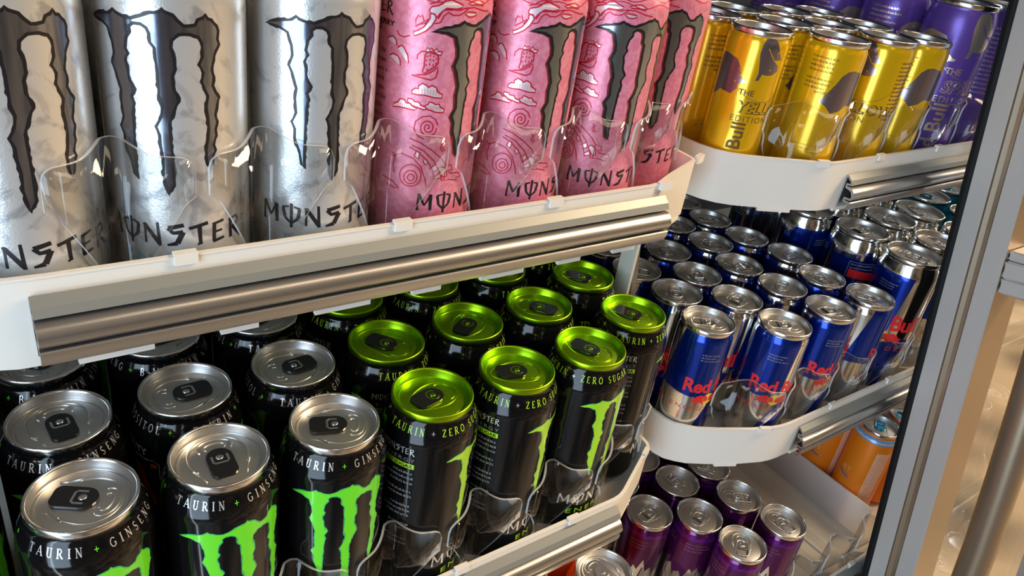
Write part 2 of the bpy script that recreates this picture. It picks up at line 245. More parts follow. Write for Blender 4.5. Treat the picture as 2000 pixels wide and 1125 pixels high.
DOODLE = {
 'cloudA': [(-10.8,99.6),(-10.7,101.4),(-9.0,102.9),(-7.6,102.7),(-7.4,104.4),(-5.5,106.0),(-3.0,105.1),(-2.2,104.1),(-0.2,105.4),(2.2,104.5),(3.2,102.1),(5.9,100.8),(5.7,98.8),(1.8,98.8),(-3.9,99.7),(-8.0,99.4)],
 'cloudB': [(-2.5,92.7),(-3.0,94.1),(-1.6,94.6),(-0.7,96.3),(1.4,95.9),(2.5,95.1),(4.6,95.4),(5.5,93.7),(7.9,92.6),(7.7,90.8),(3.3,90.7),(0.4,91.6),(-1.4,91.9)],
 'cloudC': [(-13.0,94.9),(-12.7,96.4),(-10.2,96.5),(-9.0,95.3),(-6.6,95.4),(-5.4,93.8),(-2.5,93.1),(-1.0,92.1),(-3.8,91.6),(-7.4,92.4),(-10.3,93.0)],
 'cloudD': [(-21.5,90.0),(-20.8,92.0),(-18.5,93.3),(-17.1,95.4),(-14.8,95.3),(-13.6,93.7),(-11.1,93.9),(-9.5,92.4),(-7.4,91.7),(-8.6,90.6),(-13.7,90.8),(-17.5,90.7)],
 'spiral': [(4.6,81.9),(4.4,80.1),(3.6,78.5),(2.3,77.4),(0.8,76.8),(-0.7,76.8),(-2.1,77.4),(-3.3,78.4),(-4.0,79.7),(-4.3,81.2),(-4.1,82.7),(-3.4,83.9),(-2.5,84.8),(-1.3,85.3),(-0.1,85.3),(1.0,84.8),(1.8,84.0),(2.4,82.9),(2.5,81.8),(2.4,80.7),(1.8,79.8),(1.1,79.2),(0.2,79.0),(-0.6,79.0),(-1.4,79.4),(-1.9,80.0),(-2.2,80.7),(-2.3,81.5),(-2.1,82.2),(-1.8,82.7),(-1.3,83.1),(-0.7,83.2),(-0.3,83.1),(0.1,82.8),(0.4,82.4),(0.5,82.0),(0.5,81.7),(0.3,81.4),(0.2,81.2),(-0.1,81.1),(-0.3,81.1),(-0.5,81.3),(-0.5,81.4),(-0.5,81.5)],
 'swirl2': [(-1.9,74.8),(-5.9,76.5),(-8.0,79.9),(-7.4,84.4),(-4.1,87.4),(0.0,88.4),(3.4,86.7),(5.2,83.4)],
 'wheel1': [(-1.6,52.9),(-1.6,51.4),(-1.9,49.9),(-2.6,48.5),(-3.5,47.3),(-4.7,46.4),(-6.0,45.8),(-7.4,45.5),(-8.9,45.5),(-10.3,45.8),(-11.5,46.5),(-12.6,47.5),(-13.4,48.7),(-13.8,50.1),(-14.0,51.6),(-13.8,53.2),(-13.2,54.7),(-12.3,56.1),(-11.2,57.2),(-10.0,58.1),(-8.6,58.6),(-7.1,58.8),(-5.8,58.5),(-4.4,57.9),(-3.3,57.0),(-2.5,55.8),(-1.8,54.5),(-1.6,52.9)],
 'wheel2': [(-3.8,51.7),(-3.9,50.6),(-4.2,49.5),(-4.7,48.6),(-5.5,47.8),(-6.5,47.3),(-7.5,47.0),(-8.5,47.1),(-9.5,47.4),(-10.3,48.0),(-10.9,48.9),(-11.3,49.9),(-11.4,51.0),(-11.2,52.1),(-10.7,53.1),(-10.0,54.0),(-9.2,54.7),(-8.2,55.1),(-7.1,55.2),(-6.2,55.0),(-5.2,54.5),(-4.6,53.7),(-4.0,52.7),(-3.8,51.7)],
 'wheel3': [(-5.5,51.3),(-5.5,50.6),(-5.8,49.9),(-6.3,49.3),(-7.0,49.0),(-7.7,49.0),(-8.4,49.2),(-8.9,49.7),(-9.2,50.3),(-9.2,51.1),(-9.0,51.8),(-8.6,52.4),(-8.0,52.9),(-7.3,53.0),(-6.7,52.9),(-6.0,52.6),(-5.6,52.0),(-5.5,51.3)],
 'arc1': [(-9.6,69.1),(-4.4,66.9),(1.1,62.1),(4.6,56.8),(6.8,49.7)],
 'arc2': [(-8.3,70.5),(-1.6,68.0),(4.8,62.3),(8.4,56.8),(11.2,49.5)],
 'arc3': [(-19.0,61.6),(-13.7,64.5),(-6.9,62.7),(-2.1,58.0),(1.2,49.6),(1.8,46.4)],
 'arc4': [(-10.1,74.3),(-3.5,72.4),(3.4,68.4),(9.2,63.8),(12.5,59.7)],
 'sq0': [(-5.5,67.5),(-3.3,66.7),(-4.0,62.8),(-6.3,64.0)],
 'sq1': [(-0.8,63.5),(1.6,61.4),(0.6,59.4),(-1.0,61.2)],
 'sq2': [(3.0,57.5),(6.2,59.9),(7.5,57.2),(4.8,54.9)],
 'sq3': [(6.2,52.5),(9.4,54.8),(10.5,51.9),(6.7,50.9)],
 'eye': [(7.5,57.2),(10.5,58.7),(13.4,56.1),(13.8,52.5),(11.3,52.3),(9.3,55.2)],
 'splat': [(12.5,59.7),(16.5,58.9),(17.3,56.0),(14.2,56.0),(15.7,54.2),(23.2,53.4),(24.2,50.7),(20.5,50.7),(21.8,48.8),(15.8,50.2),(12.4,49.8)],
 'bolt': [(8.1,73.7),(9.8,71.8),(9.2,70.7),(10.7,68.3),(9.5,68.0),(8.1,69.9),(8.7,71.5)],
 'strawberry': [(-5.5,121.0),(-4.6,122.8),(-2.2,123.7),(0.3,122.9),(1.8,120.6),(1.8,117.7),(0.2,115.5),(-2.9,113.1),(-5.2,111.3),(-6.1,112.2),(-5.4,115.7)],
 'leaf': [(-5.5,123.2),(-4.4,125.4),(-3.3,124.3),(-2.4,125.3),(-1.0,124.0),(0.6,125.4),(1.0,124.0),(3.5,123.8),(2.9,121.9),(1.0,122.2)],
 'seed0': [(-4.3,121.2),(-4.3,120.1)],
 'seed1': [(-2.6,121.8),(-2.7,120.8)],
 'seed2': [(-0.8,121.6),(-0.8,120.6)],
 'seed3': [(0.7,120.5),(0.7,119.5)],
 'seed4': [(-4.5,119.1),(-4.5,118.1)],
 'seed5': [(-2.6,119.5),(-2.7,118.5)],
 'seed6': [(-0.8,119.5),(-0.8,118.5)],
 'seed7': [(0.8,118.1),(0.7,117.0)],
 'seed8': [(-4.4,116.6),(-4.5,115.6)],
 'seed9': [(-2.6,117.1),(-2.6,116.0)],
 'seed10': [(-0.7,116.9),(-0.7,115.8)],
 'seed11': [(-3.6,114.2),(-3.6,113.2)],
 'seed12': [(-1.8,114.7),(-1.8,113.6)],
 'plate': [(-11.7,109.6),(-8.4,110.2),(-3.9,111.1),(-0.4,113.4),(1.8,115.7),(2.1,113.2),(1.2,109.7),(-1.2,108.3)],
 'heart': [(-9.6,118.3),(-9.4,120.8),(-7.5,122.9),(-5.1,123.3)],
 'wave1': [(-5.4,147.6),(-2.3,148.4),(-0.1,150.2),(3.0,151.5),(6.3,151.2),(8.3,152.5)],
 'wave2': [(-1.5,140.7),(0.2,143.3),(2.4,145.4),(7.8,145.9),(11.3,145.8),(14.0,146.9),(20.1,147.3),(28.3,145.2),(33.9,144.6)],
 'wave3': [(-2.0,137.9),(1.1,139.0),(2.4,142.3),(4.6,144.3),(7.7,143.1),(11.2,143.3),(14.2,145.3),(16.0,146.7)],
 'cloudE': [(-5.3,144.5),(-4.4,146.2),(-0.6,147.4),(1.3,148.4),(3.5,150.7),(6.9,150.4),(8.6,149.8),(12.8,148.4),(12.1,147.0),(9.0,146.3),(3.6,146.3),(1.3,144.5),(-0.3,140.9),(-1.6,141.5),(-2.5,142.9),(-4.7,143.0)],
 'cloudF': [(16.1,149.1),(19.5,150.4),(24.2,150.9),(28.0,149.2),(27.6,147.9),(22.2,148.6),(17.7,148.5)],
 'cloudG': [(14.3,144.1),(16.2,145.1),(21.7,144.6),(22.2,143.4),(19.2,142.5),(16.6,142.6)],
 'tube': [(-12.5,132.3),(-10.1,133.5),(-7.4,135.6),(-5.7,138.2),(-4.5,140.7),(-4.8,142.2),(-3.7,143.0),(-1.8,142.2),(-1.5,140.3),(-3.2,137.0),(-6.0,133.8),(-9.2,131.7),(-12.3,130.2)],
 'melt': [(-11.9,135.2),(-11.9,138.8),(-10.8,140.9),(-9.5,140.3),(-8.8,141.6),(-7.8,139.1),(-6.8,137.2),(-5.4,139.8)],
 'finger1': [(-28.3,125.2),(-27.3,126.7),(-24.7,127.5),(-22.5,126.2),(-21.7,123.2)],
 'finger2': [(-21.1,122.1),(-19.3,123.9),(-17.4,123.3),(-14.8,119.4),(-14.0,115.4)],
 'finger3': [(-26.1,117.1),(-23.8,118.5),(-20.7,118.1),(-19.1,116.0),(-18.6,113.2)],
 'ribbonL': [(-22.2,131.1),(-20.7,129.0),(-17.9,128.5),(-14.5,130.0)],
 'spoke': [(-20.0,63.6),(-17.5,62.8),(-18.5,56.3),(-17.4,51.9)],
 'flower': [(-25.5,48.2),(-22.1,47.4),(-17.7,46.3),(-13.8,42.9),(-16.6,42.6),(-21.9,44.2)],
}
# ---------------------------------------------------------------- printing on cans
# flat artwork: lists of (polygon triangles) in mm, x around the can, y up from its base
class Art:
    def __init__(self): self.layers = []          # (bmesh flat, material index, lift)
    def poly(self, pts, mi, lift):
        bm = bmesh.new(); vs = [bm.verts.new((x, y, 0)) for x, y in pts]
        for t in tessellate_polygon([[Vector((x, y, 0)) for x, y in pts]]):
            try: bm.faces.new([vs[k] for k in t])
            except ValueError: pass
        self.layers.append((bm, mi, lift))
    def quads(self, qs, mi, lift):
        bm = bmesh.new()
        for q in qs:
            try: bm.faces.new([bm.verts.new((x, y, 0)) for x, y in q])
            except ValueError: pass
        self.layers.append((bm, mi, lift))
    def line(self, pts, wdt, mi, lift, closed=False):
        self.quads(ribbon(pts, wdt, closed), mi, lift)
    def text(self, body, x, y, h, mi, lift, bold=0.0, shear=0.0, rot=0.0, sx=1.0, align='LEFT', space=1.0):
        me = text_mesh(body, bold, shear, space)
        bm = bmesh.new(); bm.from_mesh(me)
        k = h/.729
        xs = [v.co.x for v in bm.verts]; w = (max(xs)-min(xs)) if xs else 0
        off = {'LEFT': 0, 'CENTER': -w/2, 'RIGHT': -w}[align] - (min(xs) if xs else 0)
        c, s = math.cos(rot), math.sin(rot)
        for v in bm.verts:
            a, b = (v.co.x+off)*k*sx, v.co.y*k
            v.co = (x+a*c-b*s, y+a*s+b*c, 0)
        self.layers.append((bm, mi, lift))
        return w*k*sx
_tm = {}
def text_mesh(body, bold, shear, space):
    key = (body, bold, shear, space)
    if key in _tm: return _tm[key]
    cu = bpy.data.curves.new('lettering', 'FONT'); cu.body = body; cu.size = 1.0; cu.offset = bold; cu.shear = shear; cu.resolution_u = 3; cu.space_character = space
    o = bpy.data.objects.new('lettering', cu); COL.objects.link(o)
    dg = bpy.context.evaluated_depsgraph_get(); dg.update()
    me = bpy.data.meshes.new_from_object(o.evaluated_get(dg))
    bpy.data.objects.remove(o); bpy.data.curves.remove(cu)
    _tm[key] = me
    return me
def ribbon(pts, wdt, closed=False):
    n = len(pts); L = []
    for i, (x, y) in enumerate(pts):
        a = pts[(i-1) % n] if (closed or i) else pts[i]; b = pts[(i+1) % n] if (closed or i < n-1) else pts[i]
        dx, dy = b[0]-a[0], b[1]-a[1]; d = math.hypot(dx, dy) or 1
        L.append(((x-dy/d*wdt/2, y+dx/d*wdt/2), (x+dy/d*wdt/2, y-dx/d*wdt/2)))
    R = [(L[i][0], L[i][1], L[i+1][1], L[i+1][0]) for i in range(n-1)]
    if closed: R.append((L[-1][0], L[-1][1], L[0][1], L[0][0]))
    return R
def grow(pts, d):
    n = len(pts); out = []
    area2 = sum(pts[i][0]*pts[(i+1) % n][1]-pts[(i+1) % n][0]*pts[i][1] for i in range(n))
    sg = 1 if area2 > 0 else -1
    for i, (x, y) in enumerate(pts):
        a, b = pts[i-1], pts[(i+1) % n]
        dx, dy = b[0]-a[0], b[1]-a[1]; k = math.hypot(dx, dy) or 1
        out.append((x+sg*dy/k*d, y-sg*dx/k*d))
    return out
def jag(pts, amp, seed):
    """roughen an outline with extra small teeth"""
    rnd = random.Random(seed); out = []; n = len(pts)
    for i in range(n):
        a, b = pts[i], pts[(i+1) % n]; L = math.hypot(b[0]-a[0], b[1]-a[1]); k = max(1, int(L/1.6))
        out.append(a)
        for j in range(1, k):
            t = j/k; o = rnd.uniform(-amp, amp); out.append((a[0]+(b[0]-a[0])*t-(b[1]-a[1])/L*o, a[1]+(b[1]-a[1])*t+(b[0]-a[0])/L*o))
    return out
# pen letters: strokes (x0,y0,x1,y1,width0,width1) in a unit-high cell
def strokes_quads(st, x, y, h, sx=1.0, heavy=1.0):
    Q = []
    for x0, y0, x1, y1, w0, w1 in st:
        dx, dy = (x1-x0)*sx, y1-y0; d = math.hypot(dx, dy) or 1; nx, ny = -dy/d, dx/d
        p = lambda a, b: (x+a*h, y+b*h)
        Q.append((p(x0*sx+nx*w0*heavy/2, y0+ny*w0*heavy/2), p(x0*sx-nx*w0*heavy/2, y0-ny*w0*heavy/2), p(x1*sx-nx*w1*heavy/2, y1-ny*w1*heavy/2), p(x1*sx+nx*w1*heavy/2, y1+ny*w1*heavy/2)))
    return Q
def arc(cx, cy, rx, ry, a0, a1, n, w):
    P = [(cx+rx*math.cos(math.radians(a0+(a1-a0)*i/n)), cy+ry*math.sin(math.radians(a0+(a1-a0)*i/n))) for i in range(n+1)]
    return [(*P[i], *P[i+1], w, w) for i in range(n)]
T_, K_ = .07, .15      # thin and thick pen
sf = lambda x, y, w=.3: (x-w/2, y, x+w/2, y, .06, .06)
SERIF = {
 'T': ([(.32,.03,.32,.97,K_,K_),(.02,.95,.62,.95,T_,T_),(.04,.95,.04,.78,.05,.05),(.6,.95,.6,.78,.05,.05),sf(.32,.03)], .64),
 'A': ([(.04,.03,.34,1,T_,T_),(.34,1,.66,.03,K_,K_),(.16,.36,.54,.36,T_,T_),sf(.05,.03,.24),sf(.66,.03,.28)], .72),
 'U': ([(.12,.97,.12,.32,K_,K_)]+arc(.33,.32,.21,.29,180,360,7,.1)+[(.54,.32,.54,.97,T_,T_),sf(.12,.97),sf(.54,.97,.24)], .68),
 'R': ([(.13,.03,.13,.97,K_,K_)]+arc(.28,.74,.24,.23,90,-90,7,.1)+[(.13,.97,.28,.97,T_,T_),(.13,.51,.28,.51,T_,T_),(.32,.5,.6,.03,K_,K_),sf(.13,.03),sf(.62,.03,.2),sf(.08,.97,.2)], .70),
 'I': ([(.15,.03,.15,.97,K_,K_),sf(.15,.03),sf(.15,.97)], .30),
 'N': ([(.12,.03,.12,.97,T_,T_),(.12,.97,.58,.03,K_,K_),(.58,.03,.58,.97,T_,T_),sf(.12,.03,.24),sf(.58,.97,.24),sf(.08,.97,.2)], .70),
 'G': (arc(.36,.5,.32,.46,45,315,12,.12)+[(.58,.17,.58,.46,K_,K_),sf(.56,.46,.28)], .74),
 'S': (arc(.26,.73,.19,.23,40,240,8,.1)+[(.17,.56,.36,.42,K_,K_)]+arc(.26,.26,.2,.23,60,-140,8,.1), .52),
 'E': ([(.13,.03,.13,.97,K_,K_),(.13,.95,.5,.95,T_,T_),(.13,.5,.4,.5,T_,T_),(.13,.04,.52,.04,T_,T_),(.5,.95,.5,.8,.05,.05),(.52,.04,.52,.22,.05,.05)], .58),
 'Z': ([(.05,.95,.52,.95,T_,T_),(.52,.95,.06,.05,K_,K_),(.05,.05,.55,.05,T_,T_),(.06,.95,.06,.78,.05,.05),(.54,.05,.54,.22,.05,.05)], .60),
 'O': (arc(.36,.5,.31,.46,0,360,16,.12), .74),
 'L': ([(.13,.03,.13,.97,K_,K_),(.13,.04,.5,.04,T_,T_),(.5,.04,.5,.24,.05,.05),sf(.13,.97)], .56),
 'B': ([(.13,.03,.13,.97,K_,K_)]+arc(.27,.74,.22,.22,90,-90,7,.1)+arc(.29,.27,.24,.24,90,-90,7,.1)+[(.13,.96,.27,.96,T_,T_),(.13,.51,.28,.51,T_,T_),(.13,.03,.29,.03,T_,T_)], .60),
 'V': ([(.05,.97,.36,.02,K_,K_),(.36,.02,.66,.97,T_,T_),sf(.06,.97,.26),sf(.66,.97,.22)], .70),
 'M': ([(.1,.03,.14,.97,T_,T_),(.14,.97,.44,.05,K_,K_),(.44,.05,.74,.97,T_,T_),(.76,.97,.8,.03,K_,K_),sf(.1,.03,.22),sf(.8,.03,.26)], .92),
 'K': ([(.13,.03,.13,.97,K_,K_),(.16,.45,.52,.97,T_,T_),(.26,.56,.58,.03,K_,K_),sf(.13,.03),sf(.13,.97),sf(.6,.03,.2)], .68),
 '-': ([(.04,.45,.28,.45,.1,.1)], .32),
 '+': ([(.25,.2,.25,.75,.09,.09),(.0,.475,.5,.475,.09,.09)], .5)}
GOTHIC = {   # the angular wordmark letters
 'M': ([(.06,.0,.10,1,.10,.10),(.10,1,.42,.30,.15,.10),(.42,.30,.72,.98,.07,.11),(.70,.98,.74,.02,.18,.14),(.02,.02,.16,.06,.06,.06)], .86),
 'O': ([(.44,-.16,.44,1.12,.11,.13),(.06,.86,.16,.34,.14,.12),(.16,.34,.44,.06,.12,.08),(.44,.06,.74,.36,.09,.13),(.74,.36,.80,.84,.15,.13),(.02,.88,.34,.96,.10,.07),(.54,.96,.84,.86,.07,.10)], .90),
 'N': ([(.08,.0,.08,.92,.09,.09),(.08,.92,.62,.06,.15,.17),(.64,-.06,.60,1.08,.13,.10),(.0,.9,.12,.94,.08,.08)], .78),
 'S': ([(.70,1.0,.10,.84,.15,.17),(.10,.84,.30,.58,.16,.12),(.26,.60,.66,.66,.12,.17),(.66,.66,.42,.10,.19,.19),(.42,.10,.04,.0,.18,.08)], .78),
 'T': ([(.0,.82,.74,1.02,.12,.14),(.40,.92,.42,.0,.16,.12),(.30,.0,.50,.06,.08,.06)], .76),
 'E': ([(.14,.92,.10,.06,.14,.13),(.06,.9,.56,1.0,.10,.10),(.12,.5,.48,.54,.09,.09),(.06,.04,.56,.14,.12,.10)], .66),
 'R': ([(.12,.0,.14,.94,.13,.15),(.04,.92,.46,1.0,.10,.09),(.46,1.0,.58,.72,.12,.12),(.58,.72,.18,.48,.11,.09),(.24,.5,.72,-.08,.12,.16)], .76)}
def pen_word(art, font, word, x, y, h, mi, lift, gap=.22, sx=1.0, heavy=1.0, mi_plus=None):
    for ch in word:
        if ch == ' ': x += h*.45*sx; continue
        st, adv = font[ch]
        art.quads(strokes_quads(st, x, y, h, sx, heavy), mi_plus if (ch == '+' and mi_plus is not None) else mi, lift)
        x += (adv*sx+gap)*h
    return x
def word_len(font, word, h, gap=.22, sx=1.0):
    return sum(h*.45*sx if c == ' ' else (font[c][1]*sx+gap)*h for c in word)
def tiny_lines(art, x0, x1, y, n, dy, h, mi, lift, seed, ragged=.35, align='LEFT'):
    rnd = random.Random(seed)
    for i in range(n):
        L = (x1-x0)*(1-rnd.random()*ragged); x = x0 if align == 'LEFT' else x1-L; e_ = x+L; Q = []
        while x < e_-.6:
            w = min(rnd.uniform(.7, 2.6), e_-x); c = x
            while c < x+w-.25:
                g = rnd.uniform(.35, .6); hh = h*(1 if rnd.random() < .3 else .68)
                Q.append(((c, y-i*dy), (c+g*.75, y-i*dy), (c+g*.75, y-i*dy+hh), (c, y-i*dy+hh))); c += g
            x += w+.6
        art.quads(Q, mi, lift)
def prof_at(prof, z):
    for (r0, z0), (r1, z1) in zip(prof, prof[1:]):
        if z0 <= z <= z1 and z1 > z0:
            t = (z-z0)/(z1-z0); d = math.hypot(r1-r0, z1-z0)
            return r0+(r1-r0)*t, (z1-z0)/d, -(r1-r0)/d
    return prof[-1][0], 1, 0
def wrap(bm, art, prof, rref, rot):
    """lay the flat art round the turned profile, as thin print on its surface"""
    for fb, mi, lift in art.layers:
        if not fb.verts: fb.free(); continue
        xs = [v.co.x for v in fb.verts]; ys = [v.co.y for v in fb.verts]
        x = math.floor(min(xs)/2.4)*2.4+2.4
        while x < max(xs):
            bmesh.ops.bisect_plane(fb, geom=fb.verts[:]+fb.edges[:]+fb.faces[:], plane_co=(x, 0, 0), plane_no=(1, 0, 0)); x += 2.4
        for z in sorted({p[1] for p in prof}):
            if min(ys) < z < max(ys): bmesh.ops.bisect_plane(fb, geom=fb.verts[:]+fb.edges[:]+fb.faces[:], plane_co=(0, z, 0), plane_no=(0, 1, 0))
        mp_ = {}
        for v in fb.verts:
            r, nr, nzv = prof_at(prof, v.co.y); a = rot+v.co.x/rref
            rr = r+nr*lift; z = v.co.y+nzv*lift
            mp_[v] = bm.verts.new((rr*MM*math.cos(a), rr*MM*math.sin(a), z*MM))
        for f in fb.faces:
            c = [mp_[v] for v in f.verts]
            try: nf = bm.faces.new(c)
            except ValueError: continue
            nf.normal_update(); m = nf.calc_center_median(); 
            if nf.normal.x*m.x+nf.normal.y*m.y < 0: nf.normal_flip()
            nf.material_index = mi; nf.smooth = True
        fb.free()
# ---------------------------------------------------------------- can shapes
def big_profile(R=33.0, H=168.0, neck=27.0):
    P = [(0, 4.0), (20, 4.0), (23.5, 0), (25.0, 0.3), (R-1.2, 9.5), (R-.25, 12.2), (R, 14.5), (R, H-23.0)]
    for i in range(1, 11):
        t = i/10; P.append((R-(R-neck)*t**1.7, H-23.0+t*17.0))
    P += [(neck+.2, H-5.0)]
    return P
def slim_profile(R=26.35, H=135.0, neck=24.6):
    P = [(0, 4.0), (17, 4.0), (19.5, 0), (20.6, 0.3), (R-1, 7.0), (R-.2, 9.2), (R, 11), (R, H-13.5)]
    for i in range(1, 6):
        t = i/5; P.append((neck+(R-neck)*(1-t)+(R-neck)*.22*math.sin(PI*t), H-13.5+t*7.5))
    P += [(neck-.3, H-5.2), (neck+.2, H-4.4)]
    return P
def lid_mesh(Rl, H, style):
    """double seam, chuck wall, countersink and embossed panel"""
    bm = bmesh.new(); s = Rl/27.5; e2 = s*1.14
    lathe(bm, [(Rl-1.2, H-5.6), (Rl-.1, H-5.0), (Rl, H-3.2), (Rl, H-1.0), (Rl-.35, H-.3), (Rl-1.0, H), (Rl-1.7, H-.3), (Rl-2.1, H-1.2)], 72, 1)
    lathe(bm, [(Rl-2.1, H-1.2), (Rl-2.5, H-3.0), (Rl-3.3*s, H-5.6), (Rl-3.8*s, H-6.7), (Rl-4.4*s, H-6.9), (Rl-5.0*s, H-6.5), (Rl-5.4*s, H-5.3), (Rl-6.1*s, H-5.0), (0, H-5.0)], 72, 0)
    zt = H-4.95
    # raised bead round the opening and finger well
    def loop(f, r, n=40, a0=0, a1=360, closed=True):
        tube(bm, [(*f(math.radians(a0+(a1-a0)*i/(n if closed else n-1))), zt) for i in range(n)], r, 0, 6, closed)
    e_ = lambda cx, cy, rx, ry: (lambda a: ((cx+rx*math.cos(a))*e2, (cy+ry*math.sin(a))*e2))
    if style == 'monster':
        loop(lambda a: ((1.5+15.6*math.cos(a))*e2, (14.2+1.8*math.cos(a))*math.sin(a)*e2), .55, 48, -118, 118, False)
        loop(e_(10.2, 0, 5.6, 8.6), .5, 36, -115, 115, False)
        loop(e_(10.2, 0, 2.6, 5.4), .45, 30, -130, 130, False)
        tube(bm, [(-4*e2, 13.6*e2, zt), (-10*e2, 10.6*e2, zt), (-14*e2, 9.6*e2, zt)], .5, 0, 6)
        tube(bm, [(-4*e2, -13.6*e2, zt), (-10*e2, -10.6*e2, zt), (-14*e2, -9.6*e2, zt)], .5, 0, 6)
    elif style == 'zero':
        loop(lambda a: ((16.4*math.cos(a)-.5)*e2, (10.5+2.6*math.cos(a))*math.sin(a)*e2), .4, 48)
        loop(e_(8.6, 0, 6.4, 7.8), .4, 36, -100, 100, False)
    else:
        loop(e_(6.5, 0, 10.2, 9.4), .45, 36, -120, 120, False)
        loop(e_(8.5, 0, 4.6, 5.0), .4, 30, -120, 120, False)
        tube(bm, [(1*e2, 9.4*e2, zt), (-6*e2, 7.4*e2, zt), (-12*e2, 6.4*e2, zt)], .45, 0, 6)
        tube(bm, [(1*e2, -9.4*e2, zt), (-6*e2, -7.4*e2, zt), (-12*e2, -6.4*e2, zt)], .45, 0, 6)
    return bm
def stadium(x0, x1, r0, r1, n=10):
    P = [(x1+r1*math.cos(a), r1*math.sin(a)) for a in [-PI/2+PI*i/n for i in range(n+1)]]
    # squarer far end
    c = min(r0, 4.0)
    P += [(x0+c*math.cos(a)-r0+c+0, (r0-c)+c*math.sin(a)) for a in [PI/2+PI/2*i/4 for i in range(5)]]
    P += [(x0+c*math.cos(a)-r0+c+0, -(r0-c)+c*math.sin(a)) for a in [PI+PI/2*i/4 for i in range(5)]]
    return P
def tab_mesh(H, s, style):
    bm = bmesh.new(); z = H-4.6
    if style in ('monster', 'zero'):
        P = [(x*s, y*s) for x, y in stadium(-8, .4, 7.3, 7.3)]
        prism(bm, P, z, z+1.5)
        bmesh.ops.bevel(bm, geom=[e_ for e_ in bm.edges if abs(e_.verts[0].co.z-e_.verts[1].co.z) < 1e-6 and e_.verts[0].co.z > (z+1)*MM and len(e_.link_faces) == 2 and e_.calc_face_angle(0) > .5], offset=.6*MM, segments=2, affect='EDGES')
    else:
        P = [(x*s, y*s) for x, y in stadium(-9, .5, 6.6, 6.6)]
        tube(bm, [(x, y, z+.7) for x, y in P], .95, 0, 8, True)
        prism(bm, [(-5.2*s, -6*s), (4.2*s, -5.6*s), (6.6*s, 0), (4.2*s, 5.6*s), (-5.2*s, 6*s)], z, z+.8)
        tube(bm, [(-5.4*s, -6*s, z+.9), (-5.4*s, 6*s, z+.9)], .8, 0, 6)
        tube(bm, [((2.8*math.cos(a))*s, 2.8*math.sin(a)*s, z+1.0) for a in [math.radians(20+40*i*.8) for i in range(11)]], .5, 0, 6)
    return bm
def rivet_mesh(H, s, style):
    bm = bmesh.new(); z = H-3.1 if style in ('monster', 'zero') else H-3.7
    rings = lathe(bm, [(2.1*s, z-.6), (2.1*s, z+.25), (1.6*s, z+.5), (0, z+.5)], 20)
    if style == 'monster':
        path = [(1.6, 4.3), (-3.4, 4.3), (-4.6, 3.2), (-4.6, -3.2), (-3.4, -4.3), (1.6, -4.3)]
    elif style == 'zero':
        path = [(4.4*math.cos(math.radians(a)), 4.4*math.sin(math.radians(a))) for a in range(40, 321, 28)]
    else: path = None
    if path:
        for q in ribbon([(x*s, y*s) for x, y in path], 1.25*s): prism(bm, list(q), z-.4, z+.12)
    return bm
PROTO = {}
def make_proto(key, prof, H, rref, art, body_mats, lid_mats, Rl, style, tab_mat, riv_mat, extra=None):
    """one can with its parts: printed body, lid, pull tab with its rivet"""
    bm = bmesh.new(); lathe(bm, prof, 80, 0); wrap(bm, art, prof, rref, 0.0)
    if extra: extra(bm)
    s = Rl/27.5
    def me(name, b, mats):
        m = bpy.data.meshes.new(name); b.to_mesh(m); b.free()
        for x in mats: m.materials.append(x)
        return m
    lb = lid_mesh(Rl, H, style); tb = tab_mesh(H, s, style); rb = rivet_mesh(H, s, style)
    PROTO[key] = (me('can_body', bm, body_mats), me('can_lid', lb, lid_mats), me('pull_tab', tb, [tab_mat]), me('rivet', rb, [riv_mat]), style, riv_mat)
def place_can(key, u, v, w, deg, label, group, tab_deg=None):
    """tab_deg: the lid's own turn, as lids are not aligned with the print"""
    b, l, t, r, style, _ = PROTO[key]
    root = empty('drink_can', at(u, v, w, math.radians(deg)), label, 'can', group)
    ta = math.radians((random.uniform(0, 360) if tab_deg is None else tab_deg)-deg)
    def part(name, me, parent, rz=0.0):
        o = bpy.data.objects.new(name, me); COL.objects.link(o); o.parent = parent
        o.rotation_euler = (0, 0, rz)
        return o
    part('can_body', b, root); part('can_lid', l, root, ta); tab = part('pull_tab', t, root, ta); part('rivet', r, tab)
    return root
